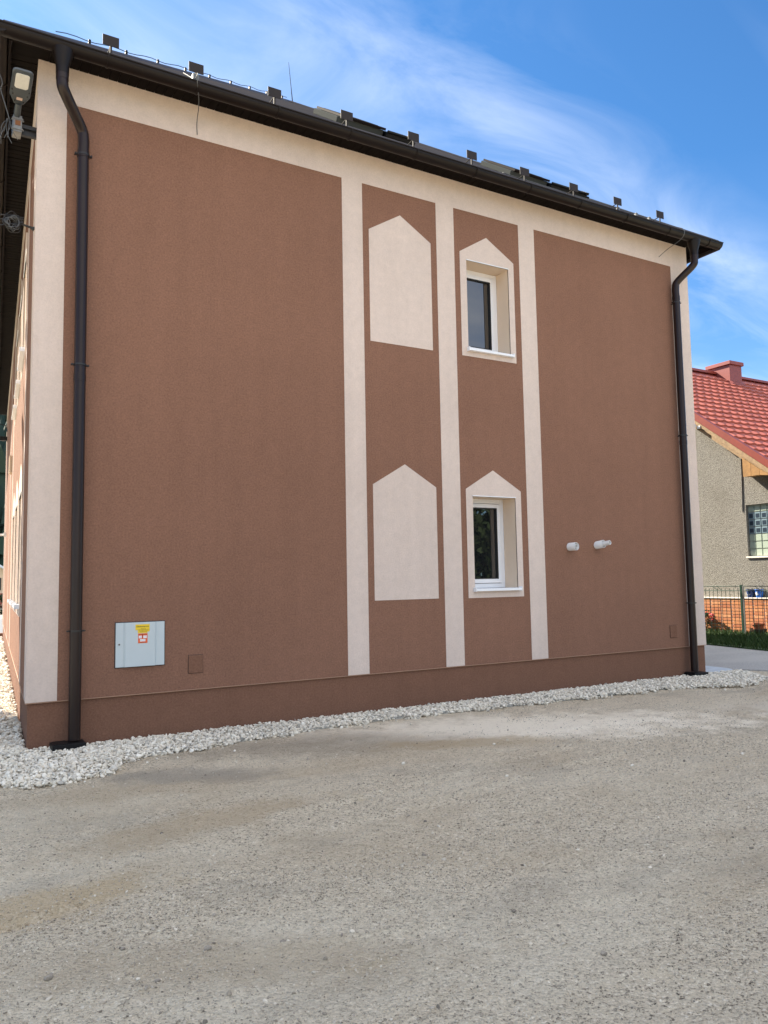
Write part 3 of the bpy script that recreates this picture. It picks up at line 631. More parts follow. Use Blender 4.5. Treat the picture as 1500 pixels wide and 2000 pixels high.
for i, (x, z, dx_, lab) in enumerate(((7.235, 2.075, .0, 'white vent pipe end in the brown wall, the one nearer the lower window'), (7.775, 2.10, .02, 'white vent pipe end with its inner pipe sticking out, the one nearer the right downpipe'))):
    vp = thing('vent_pipe', lab, 'pipe', (x, 0, z), 'white pipe ends in the wall')
    ax = Vector((.22, -1, .02 + i * .10)).normalized() * .0 + Vector((.10 + .1 * i, -1, .02 + .12 * i)).normalized()
    p0 = Vector((x - .01, .01, z)); n = 24
    def ring(p, r): 
        a = ax.orthogonal().normalized(); b = ax.cross(a); return [tuple(p + (a * math.cos(2 * math.pi * k / n) + b * math.sin(2 * math.pi * k / n)) * r) for k in range(n)]
    def lathe(q, prof):
        base = len(q.v)
        for t, r in prof: q.v += ring(p0 + ax * t, r)
        fs = [(base + i_ * n + k, base + i_ * n + (k + 1) % n, base + (i_ + 1) * n + (k + 1) % n, base + (i_ + 1) * n + k) for i_ in range(len(prof) - 1) for k in range(n)]
        q.f += fs; q.mi += [0] * len(fs)
    q = MB(); lathe(q, [(0, .058), (.135, .058), (.139, .055), (.137, .050), (.02, .050)]); q.build('outer_pipe', 'pvc_white', vp, smooth=True)
    ln = .10 if i == 0 else .20
    q = MB(); lathe(q, [(.0, .034), (ln + .04, .034), (ln + .043, .031), (ln + .04, .026), (.06, .025), (.059, .001)]); q.build('inner_pipe', 'pvc_white', vp, smooth=True)
    q = MB(); lathe(q, [(.03, .0495), (.028, .035)]); q.build('seal', 'rubber', vp)
    q = MB(); lathe(q, [(.09, .0245), (.088, .001)]); q.build('duct_dark', 'rubber', vp)

# street lamp on the left wall
lam = thing('wall_street_lamp', 'grey LED street lamp head on a zinc clamp at the left wall under the eave', 'street lamp', (0, .15, 6.42))
q = MB(); q.box((-.14, .10, 6.42), (.02, .20, 6.46)); q.box((-.14, .13, 6.36), (.02, .17, 6.42)); q.build('bracket', 'wire_black', lam)
q = MB(); q.box((-.225, .07, 6.35), (-.14, .22, 6.53)); q.box((-.235, .06, 6.37), (-.13, .07, 6.39)); q.box((-.235, .06, 6.48), (-.13, .07, 6.50)); q.tube([(-.24, .10, 6.39), (-.12, .10, 6.39)], .01, 8); q.tube([(-.24, .10, 6.49), (-.12, .10, 6.49)], .01, 8)
q.build('clamp', 'zinc', lam, bevel=.004)
q = MB(); q.box((-.205, .064, 6.42), (-.155, .0695, 6.47)); q.build('rust_patch', 'rust', lam)
tl = math.atan(.30)
hb = Vector((-.19, .06, 6.54)); hd = Vector((.012, -math.cos(tl), math.sin(tl))).normalized(); hx = Vector((1, 0, 0)); hu = hx.cross(hd).normalized() * -1   # hu points up
if hu.z < 0: hu = -hu
HM = lambda a, b, c: tuple(hb + hx * a * .9 + hd * b * .9 + hu * c)
q = MB(); q.tube([HM(.0, -.10, -.02), HM(0, .0, 0), HM(0, .14, .01)], [.032, .032, .030], 14); q.build('arm', 'lamp_body', lam, smooth=True)
def rrect(w0, w1, l0, l1, c, n=5):
    pts = []
    for cx, cy, a0 in ((w1 - c, l1 - c, 0), (-(w1 - c), l1 - c, 90)):
        for k in range(n + 1): a = R(a0 + 90 * k / n); pts.append((cx + math.cos(a) * c, cy + math.sin(a) * c))
    pts += [(-w1, l0 + .12), (-w0, l0), (w0, l0), (w1, l0 + .12)]
    return pts
pr_ = rrect(.045, .105, .13, .60, .045)
q = MB(); m = len(pr_); lays = [(-.002, .94), (.006, 1.0), (.03, 1.0), (.055, .82), (.062, .5)]
cy_ = .37
vs = [HM(a * s, cy_ + (b - cy_) * s, c) for c, s in lays for a, b in pr_]
q.poly(vs, [tuple(range(m)), tuple(range(len(lays) * m - 1, (len(lays) - 1) * m - 1, -1))] + [(j * m + i, j * m + (i + 1) % m, (j + 1) * m + (i + 1) % m, (j + 1) * m + i) for j in range(len(lays) - 1) for i in range(m)])
q.build('housing', 'lamp_body', lam, smooth=True)
q = MB(); c2 = rrect(.07, .07, .0, .20, .025); c2 = [(a, b) for a, b in c2[:12]] + [(-.07, .02), (-.05, .0), (.05, .0), (.07, .02)]
q.prism([(a * 1.0, b + .365) for a, b in c2], 0, 1, lambda a, t, b: HM(a, b, -.010 + .007 * t)); q.build('lens', 'lamp_lens', lam, bevel=.002)
q = MB(); q.box((-.03, .20, -.006), (.03, .235, -.003), HM); q.build('rating_label', 'lamp_label', lam)
q = MB()
for a, b in ((-.075, .27), (.075, .27), (-.045, .18), (.045, .18), (-.088, .33), (.088, .33)): q.tube([HM(a, b, -.008), HM(a, b, -.001)], .007, 8)
q.build('screws', 'wire_black', lam)
wr = MB()
for k in range(7):
    a = Vector((-.24 - random.random() * .05, .10, 6.48)); b = a + Vector((random.uniform(-.10, .12), random.uniform(-.1, .05), random.uniform(-.34, -.12)))
    mid = (a + b) / 2 + Vector((random.uniform(-.06, .06), random.uniform(-.06, .02), random.uniform(-.04, .05)))
    wr.tube(bez([a, mid, b], 5), .0035, 5)
wr.build('loose_wires', 'wire_silver', lam, smooth=True)
q = MB(); q.tube(bez([(-.26, .08, 6.47), (-.34, .1, 6.75), (-.46, .2, 7.2), (-1.6, 1.4, 9.8)], 8), .005, 6); q.build('supply_cable', 'wire_silver', lam, smooth=True)

an = thing('cable_anchor', 'black wall rod holding a tangle of cables, on the left wall below the street lamp', 'cable anchor', (0, .12, 5.36))
q = MB(); q.tube([(.02, .12, 5.36), (-.10, .12, 5.385), (-.20, .12, 5.40)], [.016, .011, .009], 8); q.tube([(-.0, .12, 5.36), (-.03, .12, 5.365)], [.028, .014], 8); q.build('rod', 'wire_black', an, smooth=True)
for k, (mm, nm) in enumerate((('wire_black', 'cable_tangle'), ('wire_silver', 'bare_wire_tangle'))):
    q = MB()
    for j in range(5):
        c = Vector((-.21, .10, 5.38)); a = random.random() * 6.28; pts = []
        rr = random.uniform(.04, .085)
        for t in range(9):
            pts.append(c + Vector((math.cos(a + t * .8) * rr + random.uniform(-.02, .02), random.uniform(-.04, .04), math.sin(a + t * .8) * rr * 1.1 + random.uniform(-.02, .02))))
        q.tube(bez(pts, 4), .0045, 5)
    q.build(nm, mm, an, smooth=True)
q = MB()
for zo, yo in ((0, 0), (.05, .02), (-.07, .0)): q.tube(bez([(-.2, .12, 5.42 + zo * .3), (-.35, .13, 5.40 + zo), (-3, .5, 5.1 + zo * 6), (-9, 1.4, 5.3 + zo * 12)], 8), .006, 6)
q.build('cable', 'wire_black', an, smooth=True)
bl = thing('wall_bracket', 'black bar sticking out of the far end of the left wall below the eave', 'bracket', LW(17.5, 0, 6.1))
q = MB(); q.box((17.45, .0, 6.02), (17.6, .9, 6.14), LW); q.build('bar', 'wire_black', bl)
q = MB(); q.tube(bez([LW(17.5, .8, 6.14), LW(17.5, .6, 6.4), LW(17.5, .1, 6.5), LW(17.5, .01, 6.3)], 6), .012, 6); q.build('cable_loop', 'wire_black', bl)
sp = thing('wall_spotlight', 'small white spotlight on an arm near the far end of the left wall', 'spotlight', LW(15.5, 0, 3.0))
q = MB(); q.box((15.4, .0, 3.0), (15.55, .06, 3.12), LW); q.tube([LW(15.5, .05, 3.06), LW(15.4, .35, 3.04)], .03, 8); q.build('arm', 'pvc_white', sp)
q = MB(); q.tube([LW(15.3, .28, 3.07), LW(15.1, .50, 3.02)], [.06, .09], 12); q.build('head', 'pvc_white', sp)

# ================================================================== NEIGHBOUR HOUSE (right)
HX = 18.2; VX = 17.85
Hh = thing('grey_roughcast_house', 'grey roughcast house with red tiled roof, orange brick base and a glass block window', 'house', (22, 9.5, 0))
vz = lambda y: 6.114 + (y - 6.0) * .7674
RY = 9.5; RZ = vz(RY); EYh = 3.25; EZh = vz(EYh); XE = 31.5
wb0, wb1, wh0, wh1 = 3.86, 4.80, 2.09, 3.47
q = MB()
yw0, yw1 = 3.6, 15.4
def wtop(y): return vz(y) - .16 if y < RY else vz(2 * RY - y) - .16
cols = [yw0, wb0, wb1, RY, yw1]
for i in range(4):
    a, b = cols[i], cols[i + 1]
    if i == 1:
        q.poly([(HX, a, 0), (HX, b, 0), (HX, b, wh0), (HX, a, wh0)], [(0, 1, 2, 3)]); q.poly([(HX, a, wh1), (HX, b, wh1), (HX, b, wtop(b)), (HX, a, wtop(a))], [(0, 1, 2, 3)])
    else: q.poly([(HX, a, 0), (HX, b, 0), (HX, b, wtop(b)), (HX, a, wtop(a))], [(0, 1, 2, 3)])
for (y0, y1, z0, z1) in ((wb0, wb0, wh0, wh1), (wb1, wb1, wh0, wh1)): q.poly([(HX, y0, z0), (HX + .2, y0, z0), (HX + .2, y1, z1), (HX, y1, z1)], [(0, 1, 2, 3)])
q.poly([(HX, wb0, wh1), (HX + .2, wb0, wh1), (HX + .2, wb1, wh1), (HX, wb1, wh1)], [(0, 1, 2, 3)])
q.poly([(HX, yw0, 0), (XE - .3, yw0, 0), (XE - .3, yw0, wtop(yw0)), (HX, yw0, wtop(yw0))], [(0, 1, 2, 3)])
q.poly([(HX, yw1, 0), (XE - .3, yw1, 0), (XE - .3, yw1, wtop(yw1)), (HX, yw1, wtop(yw1))], [(0, 1, 2, 3)])
q.poly([(XE - .3, yw0, 0), (XE - .3, yw1, 0), (XE - .3, yw1, wtop(yw1)), (XE - .3, RY, wtop(RY)), (XE - .3, yw0, wtop(yw0))], [(0, 1, 2, 3, 4)])
q.build('wall', 'roughcast', Hh)
# glass block window
wo = MB(); wo.box((HX + .11, wb0, wh0), (HX + .16, wb1, wh1)); wo = wo.build('glass_block_window', 'block_grout', Hh)
def blockmesh(mn):
    q = MB(); h = .088
    q.box((-.02, -h, -h), (.02, h, h)); o = q.build('glass_block', [mn], None, bevel=.012, segs=2)
    me = o.data; bpy.data.objects.remove(o); return me
bms = {k: blockmesh(k) for k in ('block_pale', 'block_blue')}
qd = MB(); qd.box((-.024, -.055, -.055), (-.0201, .055, .055)); tmp = qd.build('glass_block_centre', 'block_dark', None); dme = tmp.data; bpy.data.objects.remove(tmp)
nc, nr = 5, 7; cw = (wb1 - wb0) / nc; ch = (wh1 - wh0) / nr
hl = Vector(Hh.location)
for c in range(nc):
    for r in range(nr):
        o = link('glass_block', bms['block_pale' if r < 3 or r == 6 else 'block_blue'], wo)
        p = Vector((HX + .098, wb0 + (c + .5) * cw, wh0 + (r + .5) * ch)) - hl; o.location = p
        o.scale = (1, 1.0, 1.05)
        if 3 <= r <= 5:
            d = link('block_core', dme, wo); d.location = p
q = MB(); q.box((HX - .04, wb0 - .04, wh0 - .045), (HX + .11, wb1 + .04, wh0 - .002)); q.build('window_ledge', 'mortar', Hh, bevel=.004)
# roof: deck plus pressed tiles
def RT(x, o, t):   # t = slope distance from the eave
    c = 1 / math.sqrt(1 + .7674 ** 2); y = EYh + t * c; return (x, y - o * .7674 * c, EZh + t * .7674 * c + o * c)
TL = (RY - EYh) * math.sqrt(1 + .7674 ** 2)
q = MB(); q.box((VX + .02, -.12, 0), (XE, -.0, TL), RT)
q.poly([(VX + .02, RY, RZ), (XE, RY, RZ), (XE, 2 * RY - EYh, EZh), (VX + .02, 2 * RY - EYh, EZh), (VX + .02, RY, RZ - .13), (XE, RY, RZ - .13), (XE, 2 * RY - EYh, EZh - .13), (VX + .02, 2 * RY - EYh, EZh - .13)],
       [(0, 1, 2, 3), (7, 6, 5, 4), (0, 3, 7, 4), (1, 5, 6, 2), (2, 6, 7, 3), (0, 4, 5, 1)])
nroof = q.build('roof', 'red_trim', Hh)
TW, TH = .36, .36
c = 1 / math.sqrt(1 + .7674 ** 2)
def tile_geo():
    n = 8; vs = []; L_ = TH + .02
    prof = []
    for i in range(n + 1):
        u = i / n; h = .018 + .030 * (0.5 - 0.5 * math.cos(2 * math.pi * u)) ** 1.4; prof.append((u * TW, h))
    for (t, lift, k) in ((L_, -.028, 1), (0, .028, 1), (0, -.02, 0)):
        for a, h in prof: vs.append((a, (h * k if k else .001) + lift * k + (0 if k else 0), t))
    m = n + 1; fs = []
    for r in range(2):
        for i in range(n): fs.append((r * m + i, r * m + i + 1, (r + 1) * m + i + 1, (r + 1) * m + i))
    return vs, fs
tv, tf = tile_geo()
q = MB(); q.poly([(a, t * c - o * .7674 * c, t * .7674 * c + o * c) for a, o, t in tv], tf); tmp = q.build('roof_tile', 'tile_red', None, smooth=True)
tme = tmp.data; bpy.data.objects.remove(tmp)
for p in tme.polygons: p.use_smooth = p.center is not None
spots = []
ncol = int((XE - VX - .15) / TW); nrow = int(TL / TH) + 1
for i in range(ncol):
    for j in range(nrow):
        t = .02 + j * TH; 
        if t + TH > TL + .02: continue
        x = VX + .13 + i * TW; p = RT(x, 0.002, t); px = proj((p[0] + TW / 2, p[1] + .1, p[2] + .1))
        spots.append((0 if (1350 < px[0] < 1512 and 700 < px[1] < 960) else 1, (Vector(p) - CAM).length, p))
spots.sort(key=lambda s: (s[0], s[1]))
for s in spots[:300]:
    o = link('roof_tile', tme, nroof); o.location = Vector(s[2]) - hl
q = MB(); q.v = []; 
base_v = [tuple(v.co) for v in tme.vertices]; base_f = [tuple(p.vertices) for p in tme.polygons]
for s in spots[300:]: q.poly([Vector(v) + Vector(s[2]) for v in base_v], base_f)
if q.v: tag(q.build('roof_tiles', 'tile_red', nroof, smooth=True), kind='stuff')
q = MB(); q.prism([(-.13, -.05), (.13, -.05), (.10, .04), (.0, .085), (-.10, .04)], VX, XE, lambda a, b, c_: (b, RY + a, RZ + c_ + .03)); q.build('ridge_cap', 'red_trim', Hh)
# verge: red metal edge, gutter-like roll, pale boards, wooden box
q = MB(); q.box((VX - .01, -.10, -.02), (VX + .14, .075, TL), RT); q.build('verge_flashing', 'red_trim', Hh, bevel=.008)
q = MB(); q.box((VX + .0, -.20, -.02), (VX + .03, -.105, TL), RT); q.build('verge_board', 'wood_pale', Hh)
q = MB(); q.box((VX + .06, -.30, .0), (VX + .09, -.205, TL), RT); q.build('verge_board', 'wood_pale', Hh)
q = MB(); q.box((VX + .035, -.21, .0), (HX + .1, -.125, TL), RT); q.build('verge_soffit', 'wood_pale', Hh)
for i in range(4):
    a = 4.56 - i * .24; b = a - .233
    q = MB(); zt_ = lambda y: vz(y) - .30
    q.poly([(VX - .02, a, 4.19), (VX - .02, b, 4.19 if zt_(b) > 4.2 else zt_(b) - .01), (VX - .02, b, max(zt_(b), 4.2)), (VX - .02, a, zt_(a)), (VX + .005, a, 4.19), (VX + .005, b, 4.19), (VX + .005, b, max(zt_(b), 4.2)), (VX + .005, a, zt_(a))],
           [(0, 1, 2, 3), (7, 6, 5, 4), (0, 4, 5, 1), (3, 2, 6, 7), (0, 3, 7, 4), (1, 5, 6, 2)])
    q.build('box_board', 'wood_yellow', Hh)
q = MB(); q.box((VX + .006, 3.62, 4.20), (HX + .02, 4.555, 4.23)); q.box((VX + .006, 4.53, 4.23), (HX + .02, 4.555, vz(4.53) - .31)); q.build('eave_box', 'wood_yellow', Hh)
# chimney
cx0, cx1, cy0, cy1 = 23.55, 24.21, 8.85, 9.75
q = MB(); q.box((cx0, cy0, 8.2), (cx1, cy1, 9.02)); q.build('chimney', 'chimney_red', Hh, bevel=.01)
q = MB(); q.box((cx0 - .06, cy0 - .06, 9.02), (cx1 + .06, cy1 + .06, 9.15)); q.build('chimney_cap', 'chimney_red', Hh, bevel=.01)
q = MB(); q.prism([(cx0 - .1, 0), (cx1 + .1, 0), (cx1, .12), (cx0, .12)], cy0 - .12, cy0 - .01, lambda a, b, c_: (a, b, vz(b) + c_ + .02)); q.build('chimney_flashing', 'chimney_red', Hh)
q = MB(); q.tube(bez([(HX - .012, 4.84, 4.9), (HX - .012, 4.85, 4.2), (HX - .012, 4.88, 3.30)], 6), .012, 6); q.build('wall_cable', 'wire_black', Hh)
q = MB(); q.tube([(VX + .02, 6.05, 5.84), (VX - .12, 5.95, 5.80)], [.05, .07], 12); q.box((VX - .02, 5.82, 5.72), (VX + .03, 5.92, 5.80)); q.build('security_light', 'pvc_white', Hh)
# brick base, each brick its own piece, on a mortar bed
BX = 18.02
q = MB(); q.box((BX + .01, 3.0, .0), (HX - .002, 15.4, .97)); bp_ = q.build('brick_base', 'mortar', Hh)
bl_, bh_ = .295, .068
q = MB(); q.box((-.006, 0, 0), (.01, bl_, bh_)); tmp = q.build('brick', 'brick_orange', None, bevel=.003); bme = tmp.data; bpy.data.objects.remove(tmp)
cells = []
for i in range(26):
    for j in range(11): cells.append((3.02 + i * (bl_ + .028), .03 + j * (bh_ + .0185)))
for a, b in cells[:286]:
    o = link('brick', bme, bp_); o.location = Vector((BX - random.uniform(0, .003), a, b)) - hl
q = MB(); q.box((BX - .03, 3.0, .971), (HX - .002, 15.4, 1.0)); q.build('brick_coping', 'mortar', Hh, bevel=.004)

# fence: posts and wire panels
FX = 17.24
Fe = thing('wire_fence', 'dark green welded wire fence on the grass verge in front of the brick base', 'fence', (FX, 4.38, .03))
fl = Vector(Fe.location)
q = MB(); q.box((-.03, -.03, -.1), (.03, .03, 1.34)); q.box((-.034, -.034, 1.34), (.034, .034, 1.352)); tmp = q.build('post', 'fence_green', None, bevel=.004); pme = tmp.data; bpy.data.objects.remove(tmp)
q = MB(); q.tube([(0, 0, .03), (0, 0, 1.24)], .007, 6); tmp = q.build('wire', 'fence_green', None, smooth=True); wme = tmp.data; bpy.data.objects.remove(tmp)
PW = 2.5
for k in range(-2, 5):
    y0 = 4.38 + k * PW
    o = link('post', pme, Fe); o.location = Vector((FX, y0, 0)) - fl
    if k == 4: break
    nw = 19
    for i in range(nw + 1):
        o = link('wire', wme, Fe); o.location = Vector((FX - .02, y0 + .08 + i * (PW - .16) / nw, .02)) - fl
    for z, r in ((1.20, .010), (1.315, .011), (.08, .008)):
        q = MB(); q.tube([(FX - .02, y0 + .03, z), (FX - .02, y0 + PW - .03, z)], r, 6); q.build('rail', 'fence_green', Fe, smooth=True)
    for c_ in (.25, .5, .75):
        for dd in (0, .14):
            q = MB(); yy = y0 + PW * c_ + dd; q.tube([(FX - .02, yy + .09, 1.315), (FX - .02, yy - .09, 1.20)], .007, 5); q.build('brace', 'fence_green', Fe)
    q = MB(); q.box((FX - .03, y0 - .085, .05), (FX - .01, y0 - .045, 1.32)); q.build('panel_edge', 'wire_black' if k else 'zinc', Fe)

# grass blades on the verge
n = 26000; bx = rng.uniform(14.15, 18.0, n); by = rng.uniform(-.9, 11.5, n)
edge = np.where(by < 4.6, 14.3 + (by - 1.7) * .224, 14.95 + (by - 4.6) * .223); kp = bx > edge + rng.normal(0, .10, n) ; bx, by = bx[kp], by[kp]; n = len(bx)
hgt = rng.uniform(.05, .17, n); an_ = rng.uniform(0, 6.28, n); wd = rng.uniform(.006, .016, n); le = rng.normal(0, .04, (n, 2))
V = np.zeros((n, 3, 3)); V[:, 0] = np.stack([bx - np.cos(an_) * wd, by - np.sin(an_) * wd, np.full(n, .045)], -1); V[:, 1] = np.stack([bx + np.cos(an_) * wd, by + np.sin(an_) * wd, np.full(n, .045)], -1)
V[:, 2] = np.stack([bx + le[:, 0], by + le[:, 1], .045 + hgt], -1)
gr = np_mesh('grass', V.reshape(-1, 3), np.arange(n * 3).reshape(-1, 3), 'grass_blade', rnd=np.repeat(rng.random(n), 3), k=3)
tag(gr, 'short green grass on the verge under the wire fence', 'grass', kind='stuff')

# buckets, pots, geranium
def turned(name, prof, c, m, par, n=20):
    q = MB(); base = 0
    for r, z in prof: q.v += [(c[0] + math.cos(2 * math.pi * k / n) * r, c[1] + math.sin(2 * math.pi * k / n) * r, c[2] + z) for k in range(n)]
    for i in range(len(prof) - 1):
        for k in range(n): q.f.append((i * n + k, i * n + (k + 1) % n, (i + 1) * n + (k + 1) % n, (i + 1) * n + k)); q.mi.append(0)
    q.f.append(tuple(range(n))); q.mi.append(0); q.f.append(tuple((len(prof) - 1) * n + k for k in range(n))); q.mi.append(0)
    return q.build(name, m, par, smooth=True)
for (y, m, lab) in ((4.73, 'bucket_navy', 'dark blue plastic bucket on the brick ledge, left of the bright blue one'), (4.47, 'bucket_blue', 'bright blue plastic bucket with a white mark on the brick ledge')):
    b = thing('bucket', lab, 'bucket', (18.10, y, 1.0), 'buckets on the brick ledge')
    turned('tub', [(.075, 0), (.105, .20), (.112, .20), (.112, .215), (.100, .215), (.07, .02)], (18.10, y, 1.0), m, b)
    q = MB(); q.tube(bez([(18.10, y - .112, 1.20), (18.03, y - .06, 1.10), (18.0, y, 1.07), (18.03, y + .06, 1.10), (18.10, y + .112, 1.20)], 5), .004, 5); q.build('handle', 'wire_silver', b)
    if m == 'bucket_blue': q = MB(); q.prism([(y - .03, 1.07), (y + .02, 1.06), (y + .03, 1.13), (y - .01, 1.17)], 17.985, 18.02, lambda a, b_, c_: (b_, a, c_)); q.build('white_mark', 'bucket_white', b)
pt = thing('flower_pot', 'terracotta pot standing in a dark bowl on the grass by the brick base', 'flower pot', (17.75, 4.32, .05))
turned('bowl', [(.13, 0), (.20, .10), (.21, .16), (.19, .16), (.15, .03)], (17.75, 4.32, .05), 'pot_dark', pt)
turned('pot', [(.10, .10), (.15, .27), (.17, .27), (.17, .31), (.15, .31), (.14, .28), (.02, .28)], (17.75, 4.32, .05), 'terracotta', pt)
ge = thing('red_flowers', 'red flowering plant by the brick base, behind the fence', 'plant', (17.8, 6.02, .05))
q = MB(); q2 = MB(); q3 = MB()
for k in range(16):
    a = random.random() * 6.28; rr = random.random() * .12; top = Vector((17.8 + math.cos(a) * (rr + .08), 6.0 + math.sin(a) * (rr + .12), random.uniform(.3, .72)))
    q.tube([(17.8 + math.cos(a) * rr * .3, 6.0 + math.sin(a) * rr * .3, .05), tuple(top)], .006, 5)
    for j in range(9):
        c_ = top + Vector([random.gauss(0, .04) for _ in range(3)]); d1 = Vector([random.gauss(0, 1) for _ in range(3)]).normalized() * .045; d2 = d1.orthogonal().normalized() * .038
        (q2 if k < 7 else q3).poly([c_ - d1, c_ - d2, c_ + d1, c_ + d2], [(0, 1, 2, 3)])
    for j in range(14):
        t = random.random(); c_ = Vector((17.8, 6.0, .05)).lerp(top, t) + Vector([random.gauss(0, .05) for _ in range(3)]); d1 = Vector([random.gauss(0, 1) for _ in range(3)]).normalized() * .04; d2 = d1.orthogonal().normalized() * .028
        q3.poly([c_ - d1, c_ - d2, c_ + d1, c_ + d2], [(0, 1, 2, 3)])
q.build('stem', 'leaf_green', ge); q2.build('blossom', 'petal_red', ge); q3.build('foliage', 'leaf_green', ge)

# ================================================================== BACKGROUND LEFT
def hillz(x, y): return max(0, (y - 95) * .30 + 8 * math.sin(x * .02 + 1) * min(1, max(0, (y - 95) / 60)) )
q = MB(); nx_, ny_ = 30, 26
for j in range(ny_):
    for i in range(nx_):
        x = -260 + i * 22; y = 90 + j * 14; q.v.append((x, y, min(hillz(x, y), 95) - .5))
for j in range(ny_ - 1):
    for i in range(nx_ - 1):
        a = j * nx_ + i; 
        q.f.append((a, a + 1, a + nx_ + 1, a + nx_)); q.mi.append(0)
# only the part left of the sight line past the building (the valley opens to the right)
o = q.build('hill', 'hill_ground', smooth=True); tag(o, kind='structure')
cv = []; cf = []; rn = []
def cone(x, y, z, h, r):
    base = 0
    for t in range(3):
        n = 7; z0 = z + h * (.10 + t * .27); z1 = z + h * (.55 + t * .225); rr = r * (1 - t * .28)
        b = len(cv); rv = random.random()
        for k in range(n): a = 6.283 * k / n + t; cv.append((x + math.cos(a) * rr * random.uniform(.75, 1.2), y + math.sin(a) * rr, z0 + random.uniform(-.3, .3))); rn.append(rv)
        cv.append((x, y, z1)); rn.append(rv)
        for k in range(n): cf.append((b + k, b + (k + 1) % n, b + n))
for k in range(2600):
    y = random.uniform(96, 330); x = y * random.uniform(-.25, .22) + random.uniform(-6, 6); z = hillz(x, y)
    if z > 94 or (108 < y < 122 and abs(x) < 30): continue
    cone(x, y, z - .5, random.uniform(8, 15), random.uniform(1.8, 3.2))
o = np_mesh('forest', cv, cf, 'conifer_mat', rnd=rn, k=3); tag(o, 'dark conifer forest covering the hillside behind the building', 'forest', kind='stuff')

fh = thing('far_house', 'far cream house with pale grey-blue roof and reddish lower band beyond the side street', 'house', (2, 62, 0))
q = MB(); q.box((-3, 60, 0), (4.75, 69, 2.9)); q.poly([(-3, 60, 2.9), (4.75, 60, 2.9), (.875, 60, 5.3), (-3, 69, 2.9), (4.75, 69, 2.9), (.875, 69, 5.3)], [(0, 1, 2), (5, 4, 3), (0, 2, 5, 3), (1, 4, 5, 2)]); q.build('wall', 'far_wall', fh)
q = MB()
for s in (-1, 1):
    x0 = .875; x1 = .875 + s * 4.7; z0 = 5.45; z1 = 2.5
    q.poly([(x0, 59.4, z0), (x1, 59.4, z1), (x1, 69.5, z1), (x0, 69.5, z0), (x0, 59.4, z0 - .18), (x1, 59.4, z1 - .18), (x1, 69.5, z1 - .18), (x0, 69.5, z0 - .18)], [(0, 1, 2, 3), (7, 6, 5, 4), (0, 4, 5, 1), (1, 5, 6, 2), (2, 6, 7, 3), (0, 3, 7, 4)])
q.build('roof', 'far_roof', fh)
q = MB(); q.box((-3.05, 59.93, 0), (4.8, 59.99, 1.1)); q.build('lower_band', 'far_band', fh)
q = MB(); q.box((3.6, 59.9, 1.35), (4.4, 59.95, 2.3)); q.build('window', 'far_glass', fh)

def leafball(V, Rn, c, rad, n, size, sq=1.0, seed=0):
    rg = np.random.default_rng(seed); d = rg.normal(size=(n, 3)); d /= np.linalg.norm(d, axis=1, keepdims=True)
    rr = rg.uniform(.35, 1, n) ** .5; amp = 1 + .22 * np.sin(d[:, 0] * 4 + seed) * np.cos(d[:, 1] * 5 - seed) + .12 * np.sin(d[:, 2] * 9 + seed)
    P = np.array(c) + d * (rr * amp)[:, None] * np.array(rad)
    a = rg.normal(size=(n, 3)); a /= np.linalg.norm(a, axis=1, keepdims=True); b = np.cross(a, rg.normal(size=(n, 3))); b /= np.linalg.norm(b, axis=1, keepdims=True)
    s = (size * rg.uniform(.6, 1.3, n))[:, None]
    V.append(np.stack([P - a * s, P - b * s * .6, P + a * s, P + b * s * .6], 1).reshape(-1, 3)); Rn.append(np.repeat(rg.random(n), 4))
def tree(name, label, base, h, rad, nleaf, size, seed, group=None):
    t = thing(name, label, 'tree', base, group); rg = random.Random(seed)
    q = MB(); b = Vector(base); q.tube(bez([b, b + Vector((.1, .05, h * .3)), b + Vector((-.05, .1, h * .62))], 5), [.26 - i * .018 for i in range(11)], 10)
    V, Rn = [], []
    cc = b + Vector((0, 0, h - rad[2])); k = 9
    for i in range(k):
        a = i * 2.4; off = Vector((math.cos(a) * rad[0] * .5, math.sin(a) * rad[1] * .5, (i / (k - 1) - .5) * rad[2] * 1.1)) if i else Vector((0, 0, 0))
        f = .62 if i else .8
        leafball(V, Rn, cc + off, [x * f for x in rad], nleaf // k, size, seed=seed * 10 + i)
        q.tube([b + Vector((0, .05, h * .35)), cc + off * .8], [.09, .03], 6)
    q.build('trunk', 'bark', t, smooth=True)
    V = np.concatenate(V) - np.array(base); Rn = np.concatenate(Rn)
    np_mesh('crown', V, np.arange(len(V)).reshape(-1, 4), 'leaf_mat', t, rnd=Rn)
    return t
# hedge at the far side street, trees added unseen to shade yard and road; trees behind the viewer mirror in panes
V, Rn = [], []
for i in range(14): leafball(V, Rn, (-3 + i * .62, 45, .55), (.55, .6, .65), 260, .11, seed=300 + i)
V = np.concatenate(V); Rn = np.concatenate(Rn)
hg = np_mesh('hedge', V, np.arange(len(V)).reshape(-1, 4), 'leaf_mat', rnd=Rn); tag(hg, 'green clipped hedge in front of the far cream house', 'hedge')
tree('leafy_tree', 'unseen tall leafy tree added beside the left wall to shade the yard', (-4.1, 4.7, 0), 11.4, (2.6, 3.3, 3.2), 17000, .18, 1, 'trees around the yard')
tree('leafy_tree', 'unseen smaller leafy tree added further along the left side of the building for shade', (-4.9, 8.0, 0), 9.0, (2.1, 2.5, 2.5), 11000, .17, 2, 'trees around the yard')
tree('leafy_tree', 'unseen leafy tree added behind the right end of the building to shade the side road', (11.35, 10.2, 0), 9.6, (2.4, 3.2, 3.3), 12000, .18, 3, 'trees around the yard')
